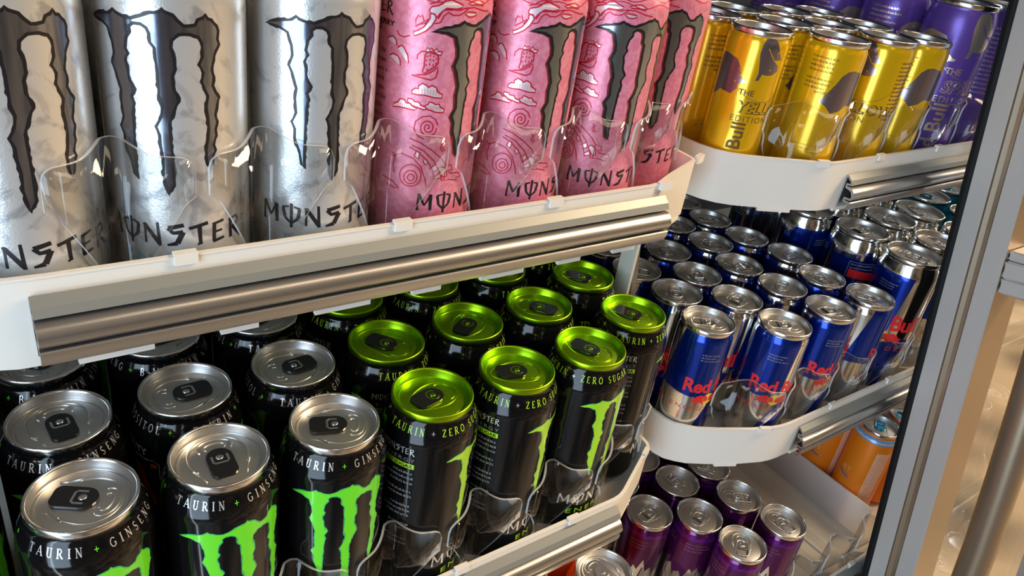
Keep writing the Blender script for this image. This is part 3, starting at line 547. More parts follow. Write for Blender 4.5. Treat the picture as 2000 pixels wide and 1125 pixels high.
# ---------------------------------------------------------------- shelf trays
def tray(name, label, front, back, floor, lip, drop, seed, side_gap=3.0):
    """white moulded tray: floor, upstand round the front, clips and tabs along its edges"""
    u0 = front[0][0]; org = at(0, 0, floor)
    root = empty(name, org, label, 'shelf tray', 'white fridge shelf trays')
    bm = bmesh.new()
    inner = grow(front+[(front[-1][0], back), (front[0][0], back)], -2.0)
    prism(bm, inner, -5, -.3)
    def wall_strip(z0, z1, t, o):
        P = [(front[0][0], back)]+front+[(front[-1][0], back)]; n = len(P)
        A, B = [], []
        for i, (x, y) in enumerate(P):
            a = P[max(i-1, 0)]; b = P[min(i+1, n-1)]; dx, dy = b[0]-a[0], b[1]-a[1]; k = math.hypot(dx, dy)
            nx, ny = dy/k, -dx/k
            A.append((x+nx*o, y+ny*o)); B.append((x+nx*(o-t), y+ny*(o-t)))
        V = [[bm.verts.new((p[0]*MM, p[1]*MM, z*MM)) for p, z in ((A[i], z0), (A[i], z1), (B[i], z1), (B[i], z0))] for i in range(n)]
        for p, q in zip(V, V[1:]):
            for i in range(4): bm.faces.new((p[i], q[i], q[(i+1) % 4], p[(i+1) % 4])).smooth = True
        bm.faces.new(V[0]); bm.faces.new(V[-1])
    wall_strip(-drop, lip-1.0, 2.6, 0)
    wall_strip(lip-1.0, lip, 3.1, .5)
    # tabs under the lower edge and clips over the lip
    rnd = random.Random(seed)
    for a, b in zip(front, front[1:]):
        L = math.hypot(b[0]-a[0], b[1]-a[1])
        if L < 30: continue
        tx, ty = (b[0]-a[0])/L, (b[1]-a[1])/L; s = 8.0; k = 0
        while s < L-14:
            w = 34 if k % 2 == 0 else 20; w = min(w, L-s-3)
            p = lambda d, o: (a[0]+tx*d+ty*o, a[1]+ty*d-tx*o)
            prism(bm, [p(s, -2.6), p(s+w, -2.6), p(s+w, .3), p(s, .3)], -drop-3.2, -drop)
            if k % 2 == 0: prism(bm, [p(s+w+12, -2.9), p(s+w+23, -2.9), p(s+w+23, 1.6), p(s+w+12, 1.6)], lip-4.5, lip+1.6)
            s += w+rnd.uniform(26, 34); k += 1
    bmesh.ops.recalc_face_normals(bm, faces=bm.faces[:]); add_sharp(bm, 32)
    mesh_obj('tray_body', bm, [TRAY], root, smooth=False)
    return root
RAIL_PROF = [(-.2, 0), (-1.8, .3), (-6.2, -3.6), (-8.2, -7.2), (-7.8, -8.0), (-4.2, -8.2), (-4.2, -9.4), (-9.0, -9.6), (-12.2, -12.2), (-14, -15.6), (-14, -18.0), (-12.8, -20.4), (-11.4, -21.2), (-6.4, -21.3), (-6.4, -22.3), (-12.4, -22.6), (-13.0, -23.4), (-12.6, -27), (-11, -30.8), (-8, -32.2),
             (-7.4, -31.4), (-9.6, -30), (-11, -26.6), (-11, -24.2), (-5.0, -24), (-5, -19.8), (-11.4, -19.2), (-12, -17.4), (-9.8, -13), (-3, -11.4), (-3, -7), (-7, -6.4), (-6, -4.6), (-1.8, -1.2), (-1.4, -31.4), (-.2, -32)]
def rail(root, u0, u1, v, top):
    bm = bmesh.new(); n = len(RAIL_PROF)
    A = [bm.verts.new((u0*MM, (v+y)*MM, (top+z)*MM)) for y, z in RAIL_PROF]; B = [bm.verts.new((u1*MM, (v+y)*MM, (top+z)*MM)) for y, z in RAIL_PROF]
    for i in range(n):
        f = bm.faces.new((A[i], A[(i+1) % n], B[(i+1) % n], B[i])); f.smooth = True
        f.material_index = 1 if i in (2, 3) and False else 0
    for ring, x in ((A, u0), (B, u1)):
        for t in tessellate_polygon([[Vector((y, z, 0)) for y, z in RAIL_PROF]]):
            try: bm.faces.new([ring[k] for k in t])
            except ValueError: pass
    bmesh.ops.recalc_face_normals(bm, faces=bm.faces[:]); add_sharp(bm, 38)
    o = mesh_obj('price_rail', bm, [RAIL, RAIL_TOP], root, smooth=False)
    for f in o.data.polygons: f.use_smooth = len(f.vertices) == 4
    tag(o, 'ribbed silver aluminium price rail')
    # the grip strip along the top of the rail
    bm = bmesh.new(); prof = [(-2.0, .9), (-6.7, -3.2), (-8.9, -7.2), (-8.1, -7.4), (-6.1, -3.9), (-1.8, 0)]
    A = [bm.verts.new((u0*MM, (v+y)*MM, (top+z)*MM)) for y, z in prof]; B = [bm.verts.new((u1*MM, (v+y)*MM, (top+z)*MM)) for y, z in prof]
    for i in range(len(prof)): bm.faces.new((A[i], A[(i+1) % 6], B[(i+1) % 6], B[i]))
    bm.faces.new(A); bm.faces.new(B); bmesh.ops.recalc_face_normals(bm, faces=bm.faces[:])
    mesh_obj('grip_strip', bm, [RAIL_TOP], root, smooth=False)
UL_V, UL_F = 45.0, -224.0        # front can centres and floor of the upper left tray
L_END = [(-104, 110), (-104, 76), (-98, 52), (-82, 31), (-60, 16), (-36, 7), (-16, 1), (0, 0)]
L_COR = [(378, 0), (388, 1.6), (398, 6.4), (412, 13), (456, 31), (459, 35), (460, 44), (460, 130)]
L_COR2 = [(378, 0), (386, 1.0), (394, 4), (454, 37), (457, 42), (458, 50), (458, 130)]
R_COR = [(497, 160), (497, 80), (498.5, 64), (502, 54), (509, 46), (518, 38), (538, 27), (570, 12.0), (592, 4.0), (604, 1.2), (616, .2), (630, 0)]
R_COR2 = [(509, 160), (509, 84), (511, 70), (516, 57), (524, 46), (535, 37), (551, 28.5), (590, 10), (604, 3.6), (616, .6), (630, 0)]
sh = lambda P, v: [(a, b+v) for a, b in P]
t_ul = tray('shelf_tray', 'white tray under the white and pink cans, with a long ribbed silver price rail', sh(L_END+L_COR, 5), 470, UL_F, 30, 17, 1)
rail(t_ul, -8, 392, 5, 21)
t_ur = tray('shelf_tray', 'cream-lit white tray under the yellow and purple cans', sh(R_COR2+[(1230, 0)], 10), 470, -234, 33, 14, 2)
rail(t_ur, 640, 1228, 10, 19)
t_ml = tray('shelf_tray', 'white tray under the black cans, its rail at the lower edge of the picture', sh([(a-62, c) for a, c in L_END]+L_COR2, -39), 430, -488, 28, 16, 3)
rail(t_ml, -40, 381, -39, 21)
t_mr = tray('shelf_tray', 'white round-cornered tray under the blue and silver cans', sh(R_COR+[(1230, 0)], -41), 430, -491, 31, 14, 4)
rail(t_mr, 634, 1228, -41, 21)
t_bl = tray('shelf_tray', 'white tray at the very bottom, under the red-orange can', sh([(a-62, c) for a, c in L_END]+L_COR2, -92), 380, -738, 28, 14, 5)
t_br = tray('shelf_tray', 'half-empty bottom tray under the dark purple and orange cans', sh(R_COR+[(1152, 0), (1170, 4), (1206, 26), (1212, 40), (1212, 120)], -93), 380, -738, 28, 14, 6)
rail(t_br, 634, 1140, -93, 24)
# ---------------------------------------------------------------- clear can stops between lanes
def can_stop(ua, va, ub, vb, R, floor, h_top, h_low, label, wall=300.0, Rb=None, half=False):
    Rb = Rb or R
    root = empty('can_stop', at(0, 0, floor), label, 'can stop', 'clear plastic can stops')
    g = 2.6; bm = bmesh.new()
    A = [(ua+(R+g)*math.cos(math.radians(a)), va+(R+g)*math.sin(math.radians(a))) for a in (range(-84, -17, 6) if vb-va > 12 else range(-84, -59, 6) if va-vb > 12 else range(-84, -35, 6))]
    B = [(ub+(Rb+g)*math.cos(math.radians(a)), vb+(Rb+g)*math.sin(math.radians(a))) for a in (range(-118, -93, 6) if vb-va > 12 else range(-160, -93, 6) if va-vb > 12 else range(-142, -93, 6))]
    m0, m1 = A[-1], B[0]
    k = [m0, (m0[0]+(m1[0]-m0[0])*.18, m0[1]+(m1[1]-m0[1])*.18+3.2), ((m0[0]+m1[0])/2, (m0[1]+m1[1])/2+4.2), (m0[0]+(m1[0]-m0[0])*.82, m0[1]+(m1[1]-m0[1])*.82+3.2), m1]
    P = A[:-1]+k+B[1:]
    if half: P = [(ua+(R+g)*math.cos(math.radians(a)), va+(R+g)*math.sin(math.radians(a))) for a in range(-84, -22, 4)]
    n = len(P); D = [0]
    for a, b in zip(P, P[1:]): D.append(D[-1]+math.hypot(b[0]-a[0], b[1]-a[1]))
    L = D[-1]; mid = L/2
    def top(s):
        e_ = min(s, L-s); c = max(0.0, 1-abs(s-mid)/(L*.30)); z = h_top-6+6*(3*c*c-2*c**3)
        if e_ < 7: z -= 7*(1-math.sqrt(max(0, 1-(1-e_/7)**2)))
        return z
    def bot(s):
        e_ = min(s, L-s)
        if e_ < 5: return h_low+4*(1-e_/5)
        if e_ < 26: return h_low-(h_low-16)*(e_-5)/21
        return 16-14*min(1, (e_-26)/6)
    # resample finely so that rounded corners show
    Q = []; N = 56
    for i in range(N+1):
        s = L*i/N
        for j in range(n-1):
            if D[j] <= s <= D[j+1]+1e-9:
                t = (s-D[j])/(D[j+1]-D[j]); Q.append((s, P[j][0]+(P[j+1][0]-P[j][0])*t, P[j][1]+(P[j+1][1]-P[j][1])*t)); break
    t = .8; F, Bk = [], []
    for i, (s, x, y) in enumerate(Q):
        a = Q[max(i-1, 0)]; b = Q[min(i+1, len(Q)-1)]; dx, dy = b[1]-a[1], b[2]-a[2]; kk = math.hypot(dx, dy) or 1
        nx, ny = dy/kk, -dx/kk
        F.append((x+nx*t, y+ny*t)); Bk.append((x-nx*t, y-ny*t))
    V = []
    for (s, x, y), f, b in zip(Q, F, Bk):
        V.append([bm.verts.new((p[0]*MM, p[1]*MM, z*MM)) for p, z in ((f, bot(s)), (f, top(s)), (b, top(s)), (b, bot(s)))])
    for a, b in zip(V, V[1:]):
        for i in range(4):
            f = bm.faces.new((a[i], b[i], b[(i+1) % 4], a[(i+1) % 4])); f.material_index = 1 if i in (1, 3) else 0; f.smooth = i in (0, 2)
    for a in (V[0], V[-1]): bm.faces.new(a).material_index = 1
    # stiffening ribs behind the outer corners
    for i in (6, len(Q)-7):
        s, x, y = Q[i]; a = Q[i-1]; b = Q[i+1]; dx, dy = b[1]-a[1], b[2]-a[2]; kk = math.hypot(dx, dy); nx, ny = dy/kk, -dx/kk
        z1 = top(s)-2; vs = [bm.verts.new(((x+nx*o+dx/kk*w)*MM, (y+ny*o+dy/kk*w)*MM, z*MM)) for o, w, z in ((.8, -.7, z1), (.8, .7, z1), (1.7, 0, z1-.5), (.8, 0, z1-30))]
        for q in ((0, 1, 2), (0, 2, 3), (1, 3, 2), (0, 3, 1)): bm.faces.new([vs[c] for c in q]).material_index = 0
    mesh_obj('front_panel', bm, [CLEAR, EDGE], root, smooth=False)
    if half or abs(va-vb) > 12: return root
    # foot that slots into the tray and the long low divider running back between the lanes
    cx, cy = (P[n//2][0], P[n//2][1]); fv = (max(va, vb)+6 if abs(va-vb) > 12 else min(va, vb))-R-1.2
    bm = bmesh.new()
    hw = max(6, min(24, (ub-ua)/2-13)); prism(bm, [(cx-2, cy+4), (cx-hw, fv+1), (cx+hw, fv+1), (cx+2, cy+4)], .5, 2.0, 0, 1)
    for i in range(5): box(bm, cx-hw*.8+i*hw*.37, cx-hw*.8+2+i*hw*.37, fv+1, fv+6, 2, 5, 0)
    prism(bm, [(cx-.7, cy), (cx-hw+2, fv+2), (cx-hw+3.4, fv+2), (cx+.7, cy)], 2, 12, 0, 1)
    prism(bm, [(cx-.7, cy), (cx+hw-3.4, fv+2), (cx+hw-2, fv+2), (cx+.7, cy)], 2, 12, 0, 1)
    mesh_obj('foot', bm, [CLEAR, EDGE], root, smooth=False)
    bm = bmesh.new(); mx_ = (ua+ub)/2; box(bm, mx_-.5, mx_+.5, max(cy+2, max(va, vb)-14), max(va, vb)-14+wall, 1, 26)
    mesh_obj('lane_divider', bm, [CLEAR], root, smooth=False)
    return root
ORD = ['first', 'second', 'third', 'fourth', 'fifth', 'sixth', 'seventh', 'eighth', 'ninth']
# ---------------------------------------------------------------- artwork of each kind of can
def ring_text(art, word, x0, y, h, mi, lift, mi_plus, gap=None, around=207.35):
    n = len(word); base = word_len(SERIF, word, h, 0.0)
    if gap is None: gap = (around-base)/(n*h)
    x = x0
    for ch in word:
        if ch == ' ': x += h*.45+gap*h*.6; continue
        st, adv = SERIF[ch]
        art.quads(strokes_quads(st, x, y, h, 1.0, .95), mi_plus if ch == '+' else mi, lift); x += (adv+gap)*h
D2 = lambda deg, r=33: math.radians(deg)*r
BIG = big_profile(); SLIM = slim_profile(); TALL = big_profile(33, 168, 29.6)
SLEEK = slim_profile(29, 146, 24.4)
# black can, silver lid
a = Art()
ring_text(a, 'TAURIN + GINSENG + B-VITAMIN + INOSITOL + ', D2(-66), 154.2, 4.7, 1, .10, 2)
a.poly(jag(grow(CLAW, .25), .4, 3), 3, .05); a.poly(jag(grow(CLAW, -.35), .4, 4), 2, .10)
pen_word(a, GOTHIC, 'MONSTER', -36, 35, 10.5, 1, .08, .19, 1.15)
a.text('ENERGY', -2, 25, 5.2, 2, .08, .01, 0, 0, 1.5, 'CENTER', 1.4)
for dx in (-58, 62):          # thin angular panel lines either side of the emblem
    a.line([(dx, 142), (dx+5*(1 if dx < 0 else -1), 134), (dx+5*(1 if dx < 0 else -1), 30)], .45, 4, .08)
tiny_lines(a, 70, 102, 132, 16, 3.6, 1.9, 4, .08, 3)
make_proto('black', BIG, 168, 33, a, [BLACK, SILVER_INK, CLAW_GREEN, TEAL_EDGE, PALE_INK], [ALU, ALU_RIM], 27.5, 'monster', TAB_BLACK, ALU_RIM)
# the black can with the game panel
a = Art()
ring_text(a, 'TAURIN + GINSENG + B-VITAMIN + INOSITOL + ', D2(-66), 154.2, 4.7, 1, .10, 2)
a.poly(jag(grow(CLAW, .25), .4, 3), 3, .05); a.poly(jag(grow(CLAW, -.35), .4, 4), 2, .10)
a.text('DUTY', -68, 136, 5.6, 1, .08, .03, 0, 0, 1.0, 'RIGHT'); tiny_lines(a, -80, -68, 132, 1, 3, 2.2, 1, .08, 5, 0)
a.line([(-84, 131), (-64, 134), (-60, 132), (-60, 70)], .5, 1, .08)
a.quads([[(-66, 131), (-61.5, 131.5), (-61.5, 128.5), (-66, 128)]], 5, .08)
a.poly([(-80, 128), (-72, 122), (-70, 114), (-66, 108), (-63, 100), (-66, 96), (-70, 104), (-72, 92), (-80, 86), (-78, 104), (-82, 116)], 5, .08)
make_proto('black_game', BIG, 168, 33, a, [BLACK, SILVER_INK, CLAW_GREEN, TEAL_EDGE, PALE_INK, pbr('dark_orange_ink', (.42, .06, .01), .1, .35)], [ALU, ALU_RIM], 27.5, 'monster', TAB_BLACK, ALU_RIM)
# black can, green lid
a = Art()
ring_text(a, 'TAURIN + ZERO SUGAR + VITAMINER + ', D2(-138), 154.2, 4.7, 2, .10, 1, .42)
a.poly(jag(grow(CLAW, .25), .4, 3), 3, .05); a.poly(jag(grow(CLAW, -.35), .4, 4), 2, .10)
pen_word(a, GOTHIC, 'MONSTER', -36, 35, 10.5, 1, .08, .19, 1.15)
a.text('ENERGY', -2, 25, 5.2, 2, .08, .01, 0, 0, 1.5, 'CENTER', 1.4)
pen_word(a, GOTHIC, 'MONSTER', -83, 138.5, 4.9, 1, .08, .06, .92)
a.text('ENERGY', -56, 132.6, 3.0, 4, .08, 0, 0, 0, 1.3, 'RIGHT', 1.3)
a.quads([[(-84, 127), (-56, 127), (-56, 131), (-84, 131)]], 2, .06); a.text('ZERO SUGAR', -57, 127.6, 2.7, 0, .10, .03, 0, 0, 1.15, 'RIGHT')
a.poly([(x*.145-95, (y-64)*.20+123) for x, y in CLAW], 2, .08)
for k, (n_, yy) in enumerate(((3, 122), (2, 106), (3, 93), (2, 76), (2, 62))): tiny_lines(a, -82, -56, yy, n_, 4.2, 2.0, 4, .08, 20+k, .45, 'RIGHT')
make_proto('zero', BIG, 168, 33, a, [BLACK, SILVER_INK, CLAW_LIME, TEAL_EDGE, PALE_INK], [GREEN_LID, GREEN_LID], 27.5, 'zero', TAB_BLACK, pbr('green_rivet', (.35, .62, .03), 1, .2))
# frosted white can
a = Art()
a.poly(jag(grow(CLAW, .5), .45, 5), 2, .05); a.poly(grow(CLAW, -1.0), 1, .10)
pen_word(a, GOTHIC, 'MONSTER', -37, 31, 11, 2, .08, .12, 1.10, 1.25)
a.text('ENERGY', 0, 20, 5, 3, .08, .0, 0, 0, 1.5, 'CENTER', 1.4)
make_proto('white', BIG, 168, 33, a, [WHITE_CAN, STEEL_CLAW, INK, pbr('pale_blue_ink', (.1, .35, .48), .1, .3)], [ALU, ALU_RIM], 27.5, 'monster', ALU, ALU_RIM)
# pink can with line drawings
a = Art()
a.poly(grow([(x-1.3, y-.4) for x, y in CLAW], .3), 4, .04); a.poly(jag(grow(CLAW, .6), .45, 6), 2, .08); a.poly(grow([(x+.2, y) for x, y in CLAW], -1.0), 1, .12)
DOODLE = {k: [(x-33.0, y) for x, y in p_] for k, p_ in DOODLE.items()}
for k, p_ in DOODLE.items():
    if k.startswith(('cloud', 'strawberry', 'sq', 'eye', 'bolt', 'plate', 'tube', 'finger', 'leaf', 'melt')):
        if not k.startswith(('strawberry', 'plate')):
            try: a.poly(p_, 5 if k.startswith(('cloud', 'sq', 'eye', 'tube', 'finger', 'leaf')) else 0, .04)
            except Exception: pass
        a.line(p_, .85, 3, .07, not k.startswith('finger'))
    else: a.line(p_, .75, 3, .07, k.startswith('wheel') or k == 'splat')
def hatch(x0, x1, y0, y1, n):
    for i in range(n):
        x = x0+(x1-x0)*i/(n-1); a.line([(x, y0), (x+.3, (y0+y1)/2), (x, y1)], .22, 3, .07)
def span(k): xs = [q[0] for q in DOODLE[k]]; ys = [q[1] for q in DOODLE[k]]; return min(xs), max(xs), min(ys), max(ys)
for k in ('cloudA', 'cloudB', 'cloudC', 'cloudD'):
    x0, x1, y0, y1 = span(k); hatch(x0+2, x1-2, y0+1.2, y0+(y1-y0)*.6, 9)
# more drawings round the far side, and the scrolls under the shoulder
for k, (cx, cy, r) in enumerate(((38, 70, 9), (50, 118, 8), (62, 60, 10), (74, 104, 9), (88, 76, 8), (38, 40, 7), (95, 130, 6))):
    for rr in (r, r*.68, r*.36): a.line([(cx+rr*math.cos(t*.35), cy+rr*math.sin(t*.35)) for t in range(18)], .6, 3, .07, True)
for k, y in enumerate((150, 153.5, 157)):
    a.line([(x, y+1.4*math.sin(x*.22+k*1.7)) for x in range(-60, 104, 3)], .6, 3, .07)
pen_word(a, GOTHIC, 'MONSTER', -36, 31, 10.5, 2, .10, .17, 1.10, 1.2)
pen_word(a, GOTHIC, 'MONSTER', -97, 138.5, 6.3, 2, .09, .10, 1.0)
a.text('STRAWBERRY', -57, 132.5, 2.9, 2, .09, .03, 0, 0, 1.2, 'RIGHT'); a.text('DREAMS', -67, 129, 2.9, 2, .09, .03, 0, 0, 1.2, 'RIGHT')
for i, wd_ in enumerate(('the', 'possibilities.', 'you are a', 'with someone', 'things for you.', 'flavour of the', 'be perfect for', 'the Ultra.', 'made slightly', 'the Ultra')):
    a.text(wd_, -62+(i % 3), 118-i*5.1, 2.6, 2, .09, 0, .1, 0, 1.0, 'RIGHT')
make_proto('pink', BIG, 168, 33, a, [PINK, GREY_CLAW, INK, RED_LINE, DARK_RED, PALE_FILL], [ALU, ALU_RIM], 27.5, 'monster', ALU, ALU_RIM)
# blue and silver can, two sizes
def energy_art(k, top, tall=False):
    a = Art()
    for s in ((-83.2*k, 0, 83.2*k) if not tall else (0,)):
        X = lambda x: x*k+s
        up = [(X(-43), top), (X(-57.5), 64*k), (X(-40), 64.6*k), (X(-20), 62.5*k), (X(2.6), 63*k), (X(8.4), top)]
        lo = [(X(2.6), 60*k), (X(-18.6), 4), (X(11.5), 4), (X(26.2), 60*k)]
        lim = 83.2*k
        def clip(P, sgn):
            out = []
            for i in range(len(P)):
                p, q = P[i], P[(i+1) % len(P)]; ip, iq = sgn*p[0] <= lim, sgn*q[0] <= lim
                if ip: out.append(p)
                if ip != iq: t = (sgn*lim-p[0])/(q[0]-p[0]); out.append((sgn*lim, p[1]+(q[1]-p[1])*t))
            return out
        for P in (up, lo):
            P = clip(clip(P, 1), -1)
            if len(P) > 2: a.poly(P, 1, .05)
    for s in (0, 83.2*k):
        X = lambda x: x*k+s
        a.text('Red Bull', X(0), 68.5*k, 15*k, 2, .09, .03, 0, 0, .90, 'CENTER', .95)
        n = 22; a.poly([(X(0)+6.2*k*math.cos(2*PI*i/n), 60.5*k+6.2*k*math.sin(2*PI*i/n)) for i in range(n)], 3, .08)
        B = [(-1, 62), (-3, 64.5), (-6, 64), (-9, 65.5), (-13, 64), (-16, 61), (-18.5, 61.5), (-16.5, 58.5), (-19, 56), (-15, 57), (-13, 54.5), (-11.5, 57.5), (-8, 56.5), (-5, 54.5), (-4.5, 58), (-2, 57.5), (-.5, 59)]
        for sg in (1, -1): a.poly([(X(sg*x), y*k) for x, y in B], 2, .10)
        a.text('ENERGY DRINK', X(1), 47.5*k, 4.4*k, 2, .09, 0, 0, 0, 1.25, 'CENTER', 1.55)
        tiny_lines(a, X(-20), X(2), 110*k, 3, 3.0, 1.5, 4, .09, 9, .5)
    return a
make_proto('slim_energy', SLIM, 135, 26.5, energy_art(1.0, 129.2), [RB_SILVER, RB_BLUE, RB_RED, SUN, PALE_INK], [ALU, ALU_RIM], 25.8, 'slim', ALU_RIM, ALU_RIM)
a = energy_art(1.245, 150, True)
make_proto('tall_energy', TALL, 168, 33, a, [RB_SILVER, RB_BLUE, RB_RED, SUN, PALE_INK], [ALU, ALU_RIM], 30.4, 'slim', ALU_RIM, ALU_RIM)
# the same tall can from behind: a printed table, red band and two gilt deposit marks
a = Art()
a.quads([[(-50, 20), (50, 20), (50, 140), (-50, 140)]], 1, .05); a.quads([[(-26, 118), (50, 112), (50, 122), (-26, 128)]], 2, .08)
a.line([(-28, 137), (28, 137), (28, 74), (-28, 74)], .7, 4, .08, True)
for cx in (-8, 8):
    for rr in (7, 5, 2.6): a.line([(cx+rr*math.cos(t*.5), 108+rr*math.sin(t*.5)) for t in range(13)], 1.1, 5, .09, True)
tiny_lines(a, -26, 26, 133, 2, 4, 2.2, 4, .09, 31, .1); tiny_lines(a, -26, 24, 98, 6, 4, 2.2, 4, .09, 32, .2)
make_proto('tall_back', TALL, 168, 33, a, [RB_SILVER, RB_BLUE, RB_RED, SUN, PALE_INK, CREAM_INK], [ALU, ALU_RIM], 30.4, 'slim', ALU_RIM, ALU_RIM)
# yellow and purple edition cans share one layout
def edition_art(k, word, outline_mi, body_mi):
    a = Art(); X = lambda P, d=0: [((x+d)*k, y*k) for x, y in P]
    a.poly(X(BULL_C, -45), 1, .06); a.poly(X(BULL_B), 1, .06)
    head = [(-36, 108), (-31, 107.5), (-27, 103), (-23, 98), (-18, 94), (-15, 93.5), (-16, 91.8), (-20, 91.5), (-23, 88.5), (-27, 85), (-30, 86), (-29.5, 90), (-32, 93), (-36, 90), (-38, 84), (-42, 82), (-41, 90)]
    a.poly(X(head), 1, .09)
    a.line(X([(-24, 103), (-21.5, 99), (-22.5, 96)]), .7*k, body_mi, .12); a.line(X([(-5, 122), (-2, 118), (3, 112.5)]), .7*k, body_mi, .12); a.line(X([(4, 118), (7, 121), (9, 124.5)]), .7*k, body_mi, .12)
    for c_ in ((-25, 91.5), (1.5, 105)): a.poly(X([(c_[0]+.7*math.cos(t), c_[1]+.7*math.sin(t)) for t in range(6)]), body_mi, .12)
    a.line(X([(-40+36*math.sin(t*.13)*.0+ -0 + 34*math.cos(PI+.10*t)+42, 108+30*math.sin(PI+.10*t)) for t in range(32)]), .35*k, outline_mi, .07)
    a.text('THE', -19.6*k, 82*k, 5.0*k, outline_mi, .09, .02, 0, 0, 1.05)
    a.text(word, -17.5*k, 67.6*k, 9.6*k, outline_mi, .07, .05, .15, 0, 1.0, 'LEFT', 1.06); a.text(word, -17.5*k+.35*k, 67.75*k, 9.4*k, body_mi, .11, -.006, .15, 0, 1.017, 'LEFT', 1.06)
    a.text('EDITION', -20.4*k, 59.6*k, 5.2*k, outline_mi, .09, 0, 0, 0, 1.1, 'LEFT', 1.15)
    a.text('Red Bull', -6.0*k, 5*k, 12.2*k, outline_mi, .09, .02, 0, PI/2, .98)
    tiny_lines(a, -80*k, -52*k, 118*k, 4, 3.7*k, 1.9*k, 4, .08, 50); tiny_lines(a, -80*k, -54*k, 100*k, 3, 3.7*k, 1.9*k, 4, .08, 51)
    tiny_lines(a, 30*k, 66*k, 116*k, 15, 3.7*k, 1.9*k, 4, .08, 52, .25)
    a.text('mg/100 ml,', -54*k, 89*k, 2.6*k, 4, .09, .02, 0, 0, 1, 'RIGHT')
    a.line(X([(-76, 32), (-52, 32), (-52, 44), (-76, 44)]), .4*k, 4, .08, True); a.line(X([(-76, 38), (-52, 38)]), .3*k, 4, .08); a.text('per 100 ml', -74*k, 39.4*k, 2.6*k, 4, .09)
    return a
make_proto('yellow', SLIM, 135, 26.5, edition_art(1.0, 'YELLOW', 2, 0), [YELLOW, MAUVE, BROWN_INK, SUN, BROWN_INK], [ALU, ALU_RIM], 25.8, 'slim', pbr('violet_tab', (.24, .16, .30), .9, .25), ALU_RIM)
make_proto('purple', TALL, 168, 33, edition_art(1.245, 'SPRING', 2, 0), [PURPLE, CREAM_INK, CREAM_INK, CREAM_INK, CREAM_INK], [ALU, ALU_RIM], 30.4, 'slim', ALU_RIM, ALU_RIM)
# dark purple can with bare silver peaks below
a = Art()
for s in (-83.2, -41.6, 0, 41.6):
    a.poly([(s, 5), (s, 66), (s+6, 70), (s+10, 60), (s+16, 78), (s+20, 72), (s+25, 88), (s+30, 70), (s+36, 76), (s+41.6, 58), (s+41.6, 5)], 1, .05)
    a.line([(s+8, 20), (s+12, 44), (s+18, 50), (s+16, 62)], 1.2, 0, .08); a.line([(s+26, 76), (s+24, 62), (s+30, 50), (s+28, 30)], 1.4, 0, .08)
    tiny_lines(a, s+4, s+34, 112, 3, 4.5, 2.0, 2, .08, 61)
a.quads([[(-83.2, 119), (83.2, 119), (83.2, 124), (-83.2, 124)]], 3, .05)
make_proto('plum', SLIM, 135, 26.5, a, [PLUM, RB_SILVER, pbr('faded_plum_ink', (.26, .10, .20), .5, .3), pbr('bright_purple_band', (.20, .03, .38), .8, .18)], [ALU, ALU_RIM], 25.8, 'slim', ALU_RIM, ALU_RIM)
# orange can, blue neck ring and blue tab
a = Art()
a.quads([[(-91, 131.5), (91.1, 131.5), (91.1, 139), (-91, 139)]], 1, .05)
tiny_lines(a, -91, 90, 134, 1, 3, 2.2, 2, .09, 70, 0)
for i in range(11):
    Q = []; rnd = random.Random(80+i); y = 26.0; x = 6+i*1.75
    while y < 118:
        w = rnd.uniform(1.2, 3.4); Q.append(((x, y), (x+.95, y), (x+.95, y+w), (x, y+w))); y += w+rnd.uniform(.4, 1.0)
    a.quads(Q, 2, .07)
for s in (-24, 67):
    a.line([(s-8, 71), (s-2, 68), (s+4, 66), (s+9, 65)], 3.2, 3, .07); a.text('RT', s+3, 74, 8, 4, .07, 0, 0, 0, 1, 'CENTER')
a.quads([[(8, 14), (24, 14), (24, 22), (8, 22)]], 4, .06)
make_proto('orange', SLEEK, 146, 29, a, [ORANGE, RING_BLUE, WHITE_INK, pbr('dull_blue_ink', (.13, .15, .34), .1, .4), pbr('pale_orange_ink', (.85, .42, .18), .1, .4)], [ALU, ALU_RIM], 24.9, 'slim', TAB_BLUE, TAB_BLUE)
a = Art(); tiny_lines(a, -40, 40, 120, 5, 7, 3, 1, .08, 90)
make_proto('rust', BIG, 168, 33, a, [RUST, DARK_RED], [ALU, ALU_RIM], 27.5, 'monster', ALU_RIM, ALU_RIM)
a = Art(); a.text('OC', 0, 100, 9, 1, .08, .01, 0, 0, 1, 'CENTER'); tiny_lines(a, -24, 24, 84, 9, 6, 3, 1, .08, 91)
make_proto('pale', SLEEK, 146, 29, a, [VEILED_CAN, WHITE_INK], [ALU, ALU_RIM], 24.9, 'slim', ALU_RIM, ALU_RIM)
a = Art(); a.quads([[(-83, 40), (83, 40), (83, 70), (-83, 70)]], 1, .05); tiny_lines(a, -60, 60, 100, 4, 6, 3, 1, .08, 92)
make_proto('teal', TALL, 168, 33, a, [TEAL, RB_SILVER], [ALU, ALU_RIM], 30.4, 'slim', TEAL, ALU_RIM)
# ---------------------------------------------------------------- the cans on their shelves
LANE = 69.7
def back_word(k): return 'at the front' if k == 0 else f'{ORD[k]} can back' if k else ''
# lower left: black cans
BW = {0: 'front', 1: 'second', 2: 'third', 3: 'fourth'}
g_b, g_z = 'black cans with silver lids', 'black cans with green lids'
turn = {(0, 0): -87, (0, 1): -93, (0, 2): -215, (1, 0): -87.7, (1, 1): -32, (1, 2): -218, (2, 0): -99.3, (2, 1): -61.5, (2, 2): -57,
        (3, 0): -38.1, (3, 1): 11.7, (3, 2): -36, (4, 0): -42.5, (4, 1): 50, (4, 2): -37.6, (5, 0): -72.1, (5, 1): 52.6, (5, 2): 29, (6, 0): -19, (6, 1): 48}
